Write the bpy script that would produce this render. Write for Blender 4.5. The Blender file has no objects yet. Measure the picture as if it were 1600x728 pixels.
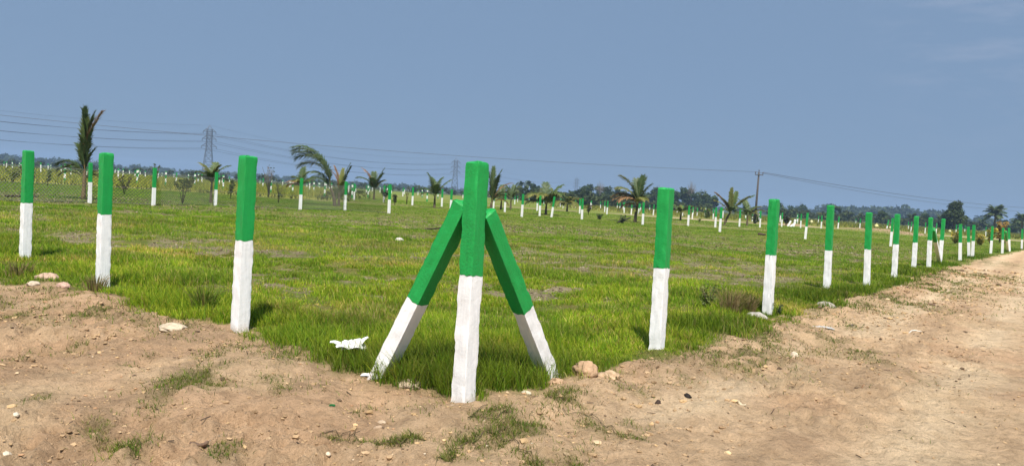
import bpy, math, random
import numpy as np
from mathutils import Vector, Matrix

random.seed(7)
rng = np.random.default_rng(11)
scene = bpy.context.scene
COL = scene.collection
PI = math.pi
rad = math.radians

# ------------------------------------------------------------------ camera
W, H, F = 1600.0, 728.0, 1164.0
EYE = 1.45
PITCH, ROLL = rad(2.82), rad(3.83)
fwd = Vector((0, math.cos(PITCH), -math.sin(PITCH)))
up0 = Vector((0, math.sin(PITCH), math.cos(PITCH)))
rgt = Vector((1, 0, 0)) * math.cos(ROLL) + up0 * math.sin(ROLL)
upv = up0 * math.cos(ROLL) - Vector((1, 0, 0)) * math.sin(ROLL)
CAM = Vector((0, 0, EYE))

def ray(px, py):
    return (fwd + rgt * ((px - W / 2) / F) + upv * (-(py - H / 2) / F))

def ground_pt(px, py, z=0.0):
    d = ray(px, py)
    t = (z - EYE) / d.z
    return CAM + d * t

def at_depth(px, py, Y):
    d = ray(px, py)
    return CAM + d * (Y / d.y)

def hor(px):
    return 253.0 + 0.067 * px

cam_d = bpy.data.cameras.new('camera')
cam_d.sensor_width = 36.0
cam_d.lens = 36.0 * F / W
cam_d.clip_start = 0.05
cam_d.clip_end = 9000
cam = bpy.data.objects.new('camera', cam_d)
M = Matrix((rgt, upv, -fwd)).transposed().to_4x4()
M.translation = CAM
cam.matrix_world = M
COL.objects.link(cam)
scene.camera = cam

# ------------------------------------------------------------------ noise
def _hash(ix, iy, seed):
    h = (ix.astype(np.int64) * 374761393 + iy.astype(np.int64) * 668265263 + seed * 1442695041) & 0xFFFFFFFF
    h = ((h ^ (h >> 13)) * 1274126177) & 0xFFFFFFFF
    h = h ^ (h >> 16)
    return (h & 0xFFFF) / 65535.0

def vnoise(x, y, seed=0):
    x = np.asarray(x, float); y = np.asarray(y, float)
    ix = np.floor(x); iy = np.floor(y)
    fx = x - ix; fy = y - iy
    fx = fx * fx * fx * (fx * (fx * 6 - 15) + 10); fy = fy * fy * fy * (fy * (fy * 6 - 15) + 10)
    a = _hash(ix, iy, seed); b = _hash(ix + 1, iy, seed)
    c = _hash(ix, iy + 1, seed); d = _hash(ix + 1, iy + 1, seed)
    return (a + (b - a) * fx) * (1 - fy) + (c + (d - c) * fx) * fy

def fbm(x, y, octv=4, seed=0, gain=0.5):
    s = 0; a = 1; n = 0
    c, sn = math.cos(0.6), math.sin(0.6)
    for k in range(octv):
        s = s + a * vnoise(x, y, seed + k * 17); n += a
        x, y = (x * c - y * sn) * 2.03 + 7.1, (x * sn + y * c) * 2.03 + 3.7
        a *= gain
    return s / n

def sstep(a, b, x):
    t = np.clip((x - a) / (b - a), 0, 1)
    return t * t * (3 - 2 * t)

# ------------------------------------------------------------------ layout of dirt and field
Ldir = Vector((-0.755, 0.656)); Rdir = Vector((0.6, 0.8))
Bpx = [(0, 447), (70, 452), (150, 455), (215, 480), (260, 496), (320, 506), (372, 517), (430, 538), (500, 558), (528, 574),
       (565, 592), (620, 607), (690, 621), (745, 623), (800, 617), (868, 600), (905, 588), (960, 577), (1035, 553), (1100, 541),
       (1195, 522), (1216, 508), (1232, 494), (1300, 474), (1360, 458), (1410, 443), (1450, 430), (1490, 417), (1540, 403), (1600, 391)]
B = [ground_pt(*p).to_2d() for p in Bpx]
e = (B[-1] - B[-4]).normalized()
B = [B[0] + Ldir * 400, B[0] + Ldir * 60, B[0] + Ldir * 6] + B + [B[-1] + e * 30, B[-1] + e * 120, B[-1] + e * 600]
Bn = np.array([[p.x, p.y] for p in B])

def poly_signed(x, y, P):
    """distance to open polyline P, signed + on its left side when walking backwards (field side)"""
    best = np.full(x.shape, 1e18); sgn = np.ones(x.shape)
    for i in range(len(P) - 1):
        ax, ay = P[i]; bx, by = P[i + 1]
        dx, dy = bx - ax, by - ay
        t = np.clip(((x - ax) * dx + (y - ay) * dy) / (dx * dx + dy * dy), 0, 1)
        d2 = (x - ax - t * dx) ** 2 + (y - ay - t * dy) ** 2
        s = np.sign(dx * (y - ay) - dy * (x - ax))
        m = d2 < best
        best = np.where(m, d2, best); sgn = np.where(m, s, sgn)
    return np.sqrt(best) * sgn

# scattered grass patches growing on the dirt: px, py, rx, ry (pixels), strength
PATCH = [(300, 600, 34, 26, .8), (165, 655, 30, 16, .6), (200, 702, 34, 18, .6), (215, 567, 14, 8, .9), (350, 705, 30, 14, .5), (30, 495, 40, 12, .7),
         (130, 500, 55, 12, .6), (185, 492, 45, 10, .7), (260, 512, 60, 12, .5), (420, 552, 60, 12, .5), (445, 566, 25, 10, .6), (60, 620, 20, 8, .4), (20, 470, 40, 14, .7),
         (440, 610, 12, 9, .6), (420, 595, 25, 8, .4), (733, 690, 34, 16, .8), (770, 660, 28, 12, .35), (820, 665, 42, 22, .95), (870, 640, 38, 18, .95),
         (905, 712, 30, 14, .7), (840, 712, 40, 8, .5), (800, 690, 40, 6, .45), (985, 618, 26, 8, .6), (990, 660, 26, 10, .3), (880, 690, 40, 6, .4), (1160, 562, 50, 18, .75), (1130, 575, 40, 10, .5),
         (1315, 540, 24, 22, .65), (1270, 550, 40, 6, .4), (1395, 468, 30, 9, .8), (1285, 490, 18, 6, .6), (1325, 505, 14, 5, .5), (1445, 448, 30, 7, .7), (1460, 437, 26, 6, .7),
         (1240, 540, 30, 8, .3), (1030, 560, 60, 10, .5), (1060, 595, 30, 8, .3), (1190, 535, 40, 12, .7), (1345, 475, 22, 7, .6), (1550, 410, 30, 5, .6), (1500, 425, 25, 5, .5),
         (30, 560, 22, 8, .3), (110, 545, 30, 8, .35), (240, 640, 30, 10, .35), (560, 640, 10, 5, .2), (330, 560, 60, 10, .3), (270, 610, 60, 14, .2)]
for a, b in [((500, 676), (600, 690)), ((600, 690), (665, 682)), ((690, 720), (720, 692)), ((720, 692), (792, 668)), ((770, 676), (845, 722)), ((792, 664), (905, 632)), ((735, 655), (800, 648)),
             ((880, 650), (1010, 690)), ((360, 605), (250, 600)), ((150, 680), (210, 710)), ((1120, 580), (1200, 545))]:
    for k in range(5):
        t = (k + .5) / 5
        PATCH.append((a[0] + (b[0] - a[0]) * t, a[1] + (b[1] - a[1]) * t, 15, 6, .5))
PW = []
for px, py, rx, ry, s in PATCH:
    c = ground_pt(px, py); a = ground_pt(px + rx, py); b = ground_pt(px, py - ry)
    PW.append((c.x, c.y, (a - c).length, max((b - c).length, 0.05), s))

def layers(x, y):
    """x,y arrays -> dict of masks 0..1"""
    r = np.hypot(x, y)
    sd = poly_signed(x, y, Bn)
    near = np.exp(-r / 40.0)
    wob = (fbm(x * 1.7, y * 1.7, 4, 3) - 0.5) * 0.6 + (fbm(x * 6, y * 6, 3, 6) - 0.5) * 0.45 + (fbm(x * 0.5, y * 0.5, 3, 9) - 0.5) * 0.35
    field = sstep(-0.20, 0.20, sd + wob)
    far_side = sstep(8.6, 9.6, -sd + wob * 2) * sstep(5, 12, x)          # beyond the far edge of the road
    field = np.maximum(field, far_side)
    patch = np.zeros_like(x)
    pn = fbm(x * 5.0, y * 5.0, 4, 21)
    for cx, cy, ra, rb, s in PW:
        q = ((x - cx) / ra) ** 2 + ((y - cy) / rb) ** 2
        patch = np.maximum(patch, min(1, s * 1.3) * np.exp(-q * .8) * sstep(0.34, 0.56, pn))
    bare = fbm(x * 0.38 + 3, y * 0.62, 5, 31, 0.66)
    bare2 = fbm(x * 2.1, y * 2.3, 4, 37, .6)
    bare = sstep(.47, .565, bare) * sstep(.42, .56, bare2)
    bare = bare * sstep(0.8, 2.2, sd) * (1 - sstep(24, 50, y)) * (1 - .45 * sstep(12, 24, y))
    track = np.exp(-((y - (100 + 0.04 * x) + 5 * (fbm(x * .03, y * .03, 3, 5) - .5)) / 4.5) ** 2) * sstep(8, 28, x) * (0.25 + 0.75 * sstep(.35, .55, fbm(x * .05, y * .05, 3, 88)))
    crop = sstep(58, 66, y - 0.22 * (x + 20) + 8 * (fbm(x * .08, y * .08, 3, 55) - .5)) * (1 - sstep(-14, 2, x - 0.1 * (y - 60)))
    crop = crop * (1 - sstep(190, 240, y)) * (1 - sstep(-.27, -.19, x / np.maximum(y, 1) + .05 * (fbm(x * .1, y * .1, 2, 57) - .5)))
    rice = sstep(112, 120, y - 0.04 * x) * (1 - sstep(270, 300, y)) * sstep(0, 30, x)
    return dict(sd=sd, field=field, patch=patch, bare=bare, track=track, crop=crop, rice=rice, r=r)

# tyre tracks on the road: distance to boundary
TA = ground_pt(1075, 728).to_2d(); TB = ground_pt(1588, 402).to_2d(); TD = (TB - TA).normalized()
def track_q(x, y):
    q = (x - TA.x) * TD.y - (y - TA.y) * TD.x
    al = (x - TA.x) * TD.x + (y - TA.y) * TD.y
    return q + .22 * (vnoise(al * .11, al * 0 + 4, 77) - .5)

def height(x, y, lay=None):
    x = np.asarray(x, float); y = np.asarray(y, float)
    if lay is None:
        lay = layers(x, y)
    r = lay['r']; fd = lay['field']; sd = lay['sd']
    nearw = 1 - sstep(25, 60, r)
    h = (fbm(x * 0.35, y * 0.35, 3, 2) - 0.5) * 0.10 * nearw
    rough = (fbm(x * 2.3, y * 2.3, 5, 4, 0.62) - 0.5) * 0.12 + (fbm(x * 11, y * 11, 3, 40, .65) - .5) * .085 * (.3 + 1.4 * sstep(.4, .65, fbm(x * .8, y * .8, 2, 46))) + (np.abs(fbm(x * 5.5, y * 5.5, 3, 14) - 0.5)) * -0.06
    dirt = (1 - fd) * nearw
    roadw = sstep(1.2, 3.0, -sd) * sstep(-0.5, 2.0, x)              # trodden carriageway is smoother
    h = h + rough * dirt * (1 - 0.72 * roadw)
    h = h + (fbm(x * 3.1, y * 3.1, 3, 71) - .5) * 0.05 * fd * nearw
    # earth pushed up along the edge of the field
    h = h + 0.05 * np.exp(-((sd + 0.35) / 0.3) ** 2) * nearw * sstep(.35, .6, fbm(x * 1.3, y * 1.3, 3, 44))
    # loose heaps at the left
    for cx, cy, rr, hh in HEAPS:
        h = h + hh * np.exp(-(((x - cx) ** 2 + (y - cy) ** 2) / rr ** 2))
    # ruts
    tq = track_q(x, y)
    for off, wd, dp in ((-.55, .16, .020), (-.1, .10, .012), (.75, .2, .022), (1.25, .1, .012), (2.2, .2, .02)):
        h = h - dp * np.exp(-((tq - off) / wd) ** 2) * (1 - fd) * nearw
    tread = np.exp(-((tq - .1) / .14) ** 2) + np.exp(-((tq - 1.0) / .14) ** 2)
    al = (x * TD.x + y * TD.y)
    h = h + .006 * tread * np.sin(al * 2 * PI / .16 + tq * 9) * (1 - fd) * (1 - sstep(10, 16, r))
    # far soil heaps beside the track
    for cx, cy, rr, hh in FARHEAPS:
        h = h + hh * np.exp(-(((x - cx) ** 2 + (y - cy) ** 2) / rr ** 2))
    return h

HEAPS = []
for px, py, rp, hh in [(75, 450, 55, .10), (150, 470, 50, .07), (230, 540, 90, .06), (372, 514, 22, .05), (330, 505, 40, .05), (60, 520, 90, .06), (450, 555, 40, .03), (1010, 575, 40, .05), (1035, 555, 18, .04), (880, 612, 22, .05), (925, 592, 40, .04), (1190, 510, 40, .03), (630, 612, 30, .04)]:
    c = ground_pt(px, py); a = ground_pt(px + rp, py)
    HEAPS.append((c.x, c.y, (a - c).length, hh))
FARHEAPS = []
for px, d, rr, hh in [(1370, 92, 3.2, .35), (1398, 90, 3.5, .25), (1345, 97, 3.0, .3), (1430, 86, 3, .25), (1240, 100, 3, .25)]:
    p = at_depth(px, 360, d)
    FARHEAPS.append((p.x, p.y, rr, hh))

def gz(x, y):
    return float(height(np.array([x]), np.array([y]))[0])

# ------------------------------------------------------------------ mesh helpers
def tag(o, label=None, cat=None, group=None, kind=None):
    if label: o['label'] = label
    if cat: o['category'] = cat
    if group: o['group'] = group
    if kind: o['kind'] = kind
    return o

def empty(name, loc=(0, 0, 0), rz=0.0):
    o = bpy.data.objects.new(name, None)
    o.empty_display_size = 0.2
    COL.objects.link(o)
    o.location = loc
    o.rotation_euler = (0, 0, rz)
    return o

def link(name, me, mats=None, parent=None):
    o = bpy.data.objects.new(name, me)
    if mats is not None:
        for m in (mats if isinstance(mats, (list, tuple)) else [mats]):
            if len(me.materials) < (len(mats) if isinstance(mats, (list, tuple)) else 1):
                me.materials.append(m)
    COL.objects.link(o)
    if parent: o.parent = parent
    return o

def mesh_np(name, V, faces, nper, col=None, smooth=True, midx=None):
    """V (n,3); faces flat index array with constant corners nper per face (or list of arrays with nper list)"""
    me = bpy.data.meshes.new(name)
    V = np.asarray(V, np.float32)
    me.vertices.add(len(V)); me.vertices.foreach_set('co', V.ravel())
    faces = np.asarray(faces, np.int32).ravel()
    nf = len(faces) // nper
    me.loops.add(len(faces)); me.loops.foreach_set('vertex_index', faces)
    me.polygons.add(nf); me.polygons.foreach_set('loop_start', np.arange(nf, dtype=np.int32) * nper)
    if midx is not None:
        me.polygons.foreach_set('material_index', np.asarray(midx, np.int32))
    me.update(calc_edges=True)
    me.polygons.foreach_set('use_smooth', np.full(nf, smooth, dtype=bool))
    if col is not None:
        a = me.attributes.new('Col', 'FLOAT_COLOR', 'POINT')
        c = np.ones((len(V), 4), np.float32); c[:, :3] = col
        a.data.foreach_set('color', c.ravel())
    return me

class MB:
    """mesh builder with per-vertex colour"""
    def __init__(self):
        self.v = []; self.f = []; self.c = []; self.m = []
    def add(self, vs, fs, col=(1, 1, 1), mi=0):
        b = len(self.v)
        self.v.extend([tuple(q) for q in vs])
        self.f.extend([tuple(i + b for i in f) for f in fs])
        if len(col) == len(vs) and hasattr(col[0], '__len__'):
            self.c.extend(col)
        else:
            self.c.extend([tuple(col)] * len(vs))
        self.m.extend([mi] * len(fs))
    def tube(self, pts, radii, n=6, col=(1, 1, 1), cap=True):
        pts = [Vector(p) for p in pts]
        if not hasattr(radii, '__len__'): radii = [radii] * len(pts)
        vs = []; fs = []
        ref = Vector((0, 0, 1))
        for i, p in enumerate(pts):
            t = (pts[min(i + 1, len(pts) - 1)] - pts[max(i - 1, 0)])
            t = t.normalized() if t.length > 1e-9 else Vector((0, 0, 1))
            a = t.cross(ref)
            if a.length < 0.1: a = t.cross(Vector((1, 0, 0)))
            a.normalize(); b = a.cross(t).normalized()
            for k in range(n):
                th = 2 * PI * k / n
                vs.append(p + (a * math.cos(th) + b * math.sin(th)) * radii[i])
        for i in range(len(pts) - 1):
            for k in range(n):
                k2 = (k + 1) % n
                fs.append((i * n + k, i * n + k2, (i + 1) * n + k2, (i + 1) * n + k))
        if cap:
            fs.append(tuple(range(n - 1, -1, -1)))
            fs.append(tuple(range((len(pts) - 1) * n, len(pts) * n)))
        self.add(vs, fs, col)
    def box(self, c, s, rz=0.0, col=(1, 1, 1)):
        cx, cy, cz = c; sx, sy, sz = [q / 2 for q in s]
        vs = []
        for z in (-sz, sz):
            for x, y in ((-sx, -sy), (sx, -sy), (sx, sy), (-sx, sy)):
                vs.append((cx + x * math.cos(rz) - y * math.sin(rz), cy + x * math.sin(rz) + y * math.cos(rz), cz + z))
        self.add(vs, [(3, 2, 1, 0), (4, 5, 6, 7), (0, 1, 5, 4), (1, 2, 6, 5), (2, 3, 7, 6), (3, 0, 4, 7)], col)
    def mesh(self, name, smooth=False):
        me = bpy.data.meshes.new(name)
        me.from_pydata(self.v, [], self.f)
        me.update()
        a = me.attributes.new('Col', 'FLOAT_COLOR', 'POINT')
        c = np.ones((len(self.v), 4), np.float32); c[:, :3] = np.array(self.c, np.float32).reshape(-1, 3)
        a.data.foreach_set('color', c.ravel())
        me.polygons.foreach_set('use_smooth', np.full(len(self.f), smooth, dtype=bool))
        return me
    def build(self, name, mat, parent=None, smooth=False):
        return link(name, self.mesh(name, smooth), mat, parent)

# ------------------------------------------------------------------ materials
def new_mat(name):
    m = bpy.data.materials.new(name); m.use_nodes = True
    nt = m.node_tree; nt.nodes.clear()
    return m, nt, nt.nodes, nt.links

def N(nodes, t, **kw):
    n = nodes.new(t)
    for k, v in kw.items():
        if k.startswith('i_'):
            n.inputs[k[2:].replace('_', ' ')].default_value = v
        else:
            setattr(n, k, v)
    return n

def mix(nodes, links, blend, fac, a, b):
    n = nodes.new('ShaderNodeMix'); n.data_type = 'RGBA'; n.blend_type = blend
    for sock, v in ((n.inputs[0], fac), (n.inputs[6], a), (n.inputs[7], b)):
        if hasattr(v, 'links') or isinstance(v, bpy.types.NodeSocket): links.new(v, sock)
        else: sock.default_value = v if not isinstance(v, tuple) else (*v, 1)
    return n.outputs[2]

def ramp(nodes, links, src, pts):
    n = nodes.new('ShaderNodeValToRGB')
    el = n.color_ramp.elements
    while len(el) < len(pts): el.new(0.5)
    for q, (p, c) in zip(el, pts):
        q.position = p; q.color = (*c, 1) if hasattr(c, '__len__') else (c, c, c, 1)
    links.new(src, n.inputs[0])
    return n.outputs[0]

def noise(nodes, links, vec, scale, detail=4, rough=0.55):
    n = nodes.new('ShaderNodeTexNoise')
    n.inputs['Scale'].default_value = scale; n.inputs['Detail'].default_value = detail; n.inputs['Roughness'].default_value = rough
    if vec is not None: links.new(vec, n.inputs['Vector'])
    return n.outputs[0]

def mat_ground():
    m, nt, nd, lk = new_mat('earth_and_turf')
    out = nd.new('ShaderNodeOutputMaterial'); bs = nd.new('ShaderNodeBsdfPrincipled')
    lk.new(bs.outputs[0], out.inputs[0])
    bs.inputs['Roughness'].default_value = 0.95
    bs.inputs['Specular IOR Level'].default_value = 0.15
    geo = nd.new('ShaderNodeNewGeometry'); pos = geo.outputs['Position']
    at = N(nd, 'ShaderNodeAttribute', attribute_name='Col')
    dt = N(nd, 'ShaderNodeAttribute', attribute_name='dirt')
    n1 = noise(nd, lk, pos, 9, 6, .65); n2 = noise(nd, lk, pos, 55, 5, .7); n3 = noise(nd, lk, pos, 220, 3, .7); n0 = noise(nd, lk, pos, 1.6, 4)
    f0 = ramp(nd, lk, n0, [(.3, (.86, .85, .84)), (.7, (1.12, 1.12, 1.12))])
    f1 = ramp(nd, lk, n1, [(.28, (.70, .68, .66)), (.5, (1, 1, 1)), (.75, (1.16, 1.17, 1.2))])
    f2 = ramp(nd, lk, n2, [(.30, (.58, .56, .54)), (.46, (1, 1, 1)), (.66, (1.05, 1.05, 1.05)), (.76, (1.32, 1.34, 1.36))])
    f3 = ramp(nd, lk, n3, [(.32, (.72, .7, .68)), (.5, (1, 1, 1)), (.7, (1.18, 1.18, 1.2))])
    c = mix(nd, lk, 'MULTIPLY', 1.0, at.outputs['Color'], f0)
    c = mix(nd, lk, 'MULTIPLY', 1.0, c, f1); c = mix(nd, lk, 'MULTIPLY', .8, c, f2); c = mix(nd, lk, 'MULTIPLY', .7, c, f3)
    # pale grit
    vo = N(nd, 'ShaderNodeTexVoronoi', feature='F1'); vo.inputs['Scale'].default_value = 38; lk.new(pos, vo.inputs['Vector'])
    gr = ramp(nd, lk, vo.outputs['Distance'], [(.12, 1), (.2, 0)])
    sel = N(nd, 'ShaderNodeSeparateColor'); lk.new(vo.outputs['Color'], sel.inputs[0])
    thr = ramp(nd, lk, sel.outputs[0], [(.80, 0), (.84, 1)])
    g = N(nd, 'ShaderNodeMath', operation='MULTIPLY'); lk.new(gr, g.inputs[0]); lk.new(thr, g.inputs[1])
    g2 = N(nd, 'ShaderNodeMath', operation='MULTIPLY'); lk.new(g.outputs[0], g2.inputs[0]); lk.new(dt.outputs['Fac'], g2.inputs[1])
    g3 = N(nd, 'ShaderNodeMath', operation='MULTIPLY'); lk.new(g2.outputs[0], g3.inputs[0]); g3.inputs[1].default_value = .6
    c = mix(nd, lk, 'MIX', g3.outputs[0], c, (.60, .48, .34))
    lk.new(c, bs.inputs['Base Color'])
    # relief
    hsum = N(nd, 'ShaderNodeMath', operation='MULTIPLY_ADD'); lk.new(n2, hsum.inputs[0]); hsum.inputs[1].default_value = .35; lk.new(n1, hsum.inputs[2])
    h2 = N(nd, 'ShaderNodeMath', operation='MULTIPLY_ADD'); lk.new(n3, h2.inputs[0]); h2.inputs[1].default_value = .12; lk.new(hsum.outputs[0], h2.inputs[2])
    h3 = N(nd, 'ShaderNodeMath', operation='MULTIPLY_ADD'); lk.new(g2.outputs[0], h3.inputs[0]); h3.inputs[1].default_value = .2; lk.new(h2.outputs[0], h3.inputs[2])
    bp = nd.new('ShaderNodeBump'); bp.inputs['Strength'].default_value = 1.0; bp.inputs['Distance'].default_value = .075
    lk.new(h3.outputs[0], bp.inputs['Height']); lk.new(bp.outputs[0], bs.inputs['Normal'])
    return m

def mat_leaf(name, transl=.3, rough=.6, spec=.25, vary=0.0):
    m, nt, nd, lk = new_mat(name)
    out = nd.new('ShaderNodeOutputMaterial'); bs = nd.new('ShaderNodeBsdfPrincipled')
    tr = nd.new('ShaderNodeBsdfTranslucent'); mx = nd.new('ShaderNodeMixShader')
    at = N(nd, 'ShaderNodeAttribute', attribute_name='Col')
    c = at.outputs['Color']
    if vary:
        geo = nd.new('ShaderNodeNewGeometry')
        n = noise(nd, lk, geo.outputs['Position'], vary, 3)
        c = mix(nd, lk, 'MULTIPLY', 1.0, c, ramp(nd, lk, n, [(.3, (.7, .7, .7)), (.7, (1.3, 1.25, 1.2))]))
    bs.inputs['Roughness'].default_value = rough; bs.inputs['Specular IOR Level'].default_value = spec
    lk.new(c, bs.inputs['Base Color']); lk.new(c, tr.inputs['Color'])
    mx.inputs[0].default_value = transl
    lk.new(bs.outputs[0], mx.inputs[1]); lk.new(tr.outputs[0], mx.inputs[2]); lk.new(mx.outputs[0], out.inputs[0])
    return m

def mat_col(name, rough=.8, spec=.2, nscale=20, lo=.75, hi=1.2, bump=.0, bscale=40, metallic=0.0):
    """uses the Col attribute, broken up with noise"""
    m, nt, nd, lk = new_mat(name)
    out = nd.new('ShaderNodeOutputMaterial'); bs = nd.new('ShaderNodeBsdfPrincipled'); lk.new(bs.outputs[0], out.inputs[0])
    bs.inputs['Roughness'].default_value = rough; bs.inputs['Specular IOR Level'].default_value = spec; bs.inputs['Metallic'].default_value = metallic
    tc = nd.new('ShaderNodeTexCoord')
    at = N(nd, 'ShaderNodeAttribute', attribute_name='Col')
    n = noise(nd, lk, tc.outputs['Object'], nscale, 5, .65)
    lk.new(mix(nd, lk, 'MULTIPLY', 1.0, at.outputs['Color'], ramp(nd, lk, n, [(.3, (lo,) * 3), (.7, (hi,) * 3)])), bs.inputs['Base Color'])
    if bump:
        bp = nd.new('ShaderNodeBump'); bp.inputs['Strength'].default_value = bump; bp.inputs['Distance'].default_value = .02
        lk.new(noise(nd, lk, tc.outputs['Object'], bscale, 5, .7), bp.inputs['Height']); lk.new(bp.outputs[0], bs.inputs['Normal'])
    return m

def mat_paint(name, base, rough, spec, dirt_amt, bump=.5, speck=None):
    m, nt, nd, lk = new_mat(name)
    out = nd.new('ShaderNodeOutputMaterial'); bs = nd.new('ShaderNodeBsdfPrincipled'); lk.new(bs.outputs[0], out.inputs[0])
    bs.inputs['Roughness'].default_value = rough; bs.inputs['Specular IOR Level'].default_value = spec
    tc = nd.new('ShaderNodeTexCoord'); oi = nd.new('ShaderNodeObjectInfo')
    off = N(nd, 'ShaderNodeVectorMath', operation='MULTIPLY_ADD'); off.inputs[1].default_value = (1, 1, 1)
    lk.new(tc.outputs['Object'], off.inputs[0]); lk.new(oi.outputs['Random'], off.inputs[2])
    sc = N(nd, 'ShaderNodeVectorMath', operation='ADD'); 
    mul = N(nd, 'ShaderNodeVectorMath', operation='SCALE'); lk.new(oi.outputs['Location'], mul.inputs[0]); mul.inputs['Scale'].default_value = 3.7
    lk.new(tc.outputs['Object'], sc.inputs[0]); lk.new(mul.outputs[0], sc.inputs[1])
    v = sc.outputs[0]
    n1 = noise(nd, lk, v, 5, 5, .6); n2 = noise(nd, lk, v, 45, 5, .7); n3 = noise(nd, lk, v, 140, 3, .6)
    c = mix(nd, lk, 'MULTIPLY', 1.0, base, ramp(nd, lk, n1, [(.3, (.93, .93, .93)), (.7, (1.03, 1.03, 1.03))]))
    mp = nd.new('ShaderNodeMapping'); mp.inputs['Scale'].default_value = (42, 42, 3.2); lk.new(v, mp.inputs[0])
    ns = noise(nd, lk, mp.outputs[0], 1.0, 4, .6)
    c = mix(nd, lk, 'MULTIPLY', .7, c, ramp(nd, lk, ns, [(.3, (.84, .85, .84)), (.7, (1.08, 1.07, 1.08))]))
    nc = noise(nd, lk, v, 16, 6, .72)
    c = mix(nd, lk, 'MIX', ramp(nd, lk, nc, [(.70, 0), (.73, .75)]), c, (.42, .40, .37))
    pits = ramp(nd, lk, n2, [(.27, (.45, .43, .40)), (.36, (1, 1, 1))])
    c = mix(nd, lk, 'MULTIPLY', dirt_amt, c, pits)
    sep = nd.new('ShaderNodeSeparateXYZ'); lk.new(tc.outputs['Object'], sep.inputs[0])
    # soil splashed up the foot of the post
    ad = N(nd, 'ShaderNodeMath', operation='MULTIPLY_ADD'); lk.new(n2, ad.inputs[0]); ad.inputs[1].default_value = -.16; lk.new(sep.outputs[2], ad.inputs[2])
    ad2 = N(nd, 'ShaderNodeMath', operation='ADD'); lk.new(ad.outputs[0], ad2.inputs[0]); ad2.inputs[1].default_value = .5
    sp = ramp(nd, lk, ad2.outputs[0], [(.38, .45), (.455, 0)])
    if speck:
        c = mix(nd, lk, 'MIX', sp, c, speck)
    lk.new(c, bs.inputs['Base Color'])
    hs = N(nd, 'ShaderNodeMath', operation='MULTIPLY_ADD'); lk.new(n3, hs.inputs[0]); hs.inputs[1].default_value = .4; lk.new(n2, hs.inputs[2])
    bp = nd.new('ShaderNodeBump'); bp.inputs['Strength'].default_value = bump; bp.inputs['Distance'].default_value = .012
    lk.new(hs.outputs[0], bp.inputs['Height']); lk.new(bp.outputs[0], bs.inputs['Normal'])
    return m

MAT_GROUND = mat_ground()
MAT_GRASS = mat_leaf('grass_blades', .42, .6, .12)
MAT_PALM = mat_leaf('palm_leaf', .22, .5, .35)
MAT_TREE = mat_leaf('tree_leaf', .2, .7, .15, vary=.35)
MAT_BARK = mat_col('bark', .9, .1, 12, .6, 1.25, .6, 25)
MAT_STONE = mat_col('stone', .9, .15, 14, .7, 1.2, .8, 22)
MAT_CLOD = mat_col('dry_clod', .97, .05, 10, .65, 1.2, 1.0, 18)
MAT_WHITE = mat_paint('white_limewash', (.90, .895, .88), .75, .25, .18, .28, (.40, .30, .20))
MAT_GREEN = mat_paint('green_gloss_paint', (.012, .33, .065), .48, .4, .45, .45)
MAT_FARWHITE = mat_col('far_white_paint', .8, .2, 6, .9, 1.05)
MAT_STEEL = mat_col('galvanised_steel', .55, .4, 2, .85, 1.1)
MAT_PAPER = mat_col('torn_paper', .8, .2, 30, .88, 1.05, .2, 30)

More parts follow.
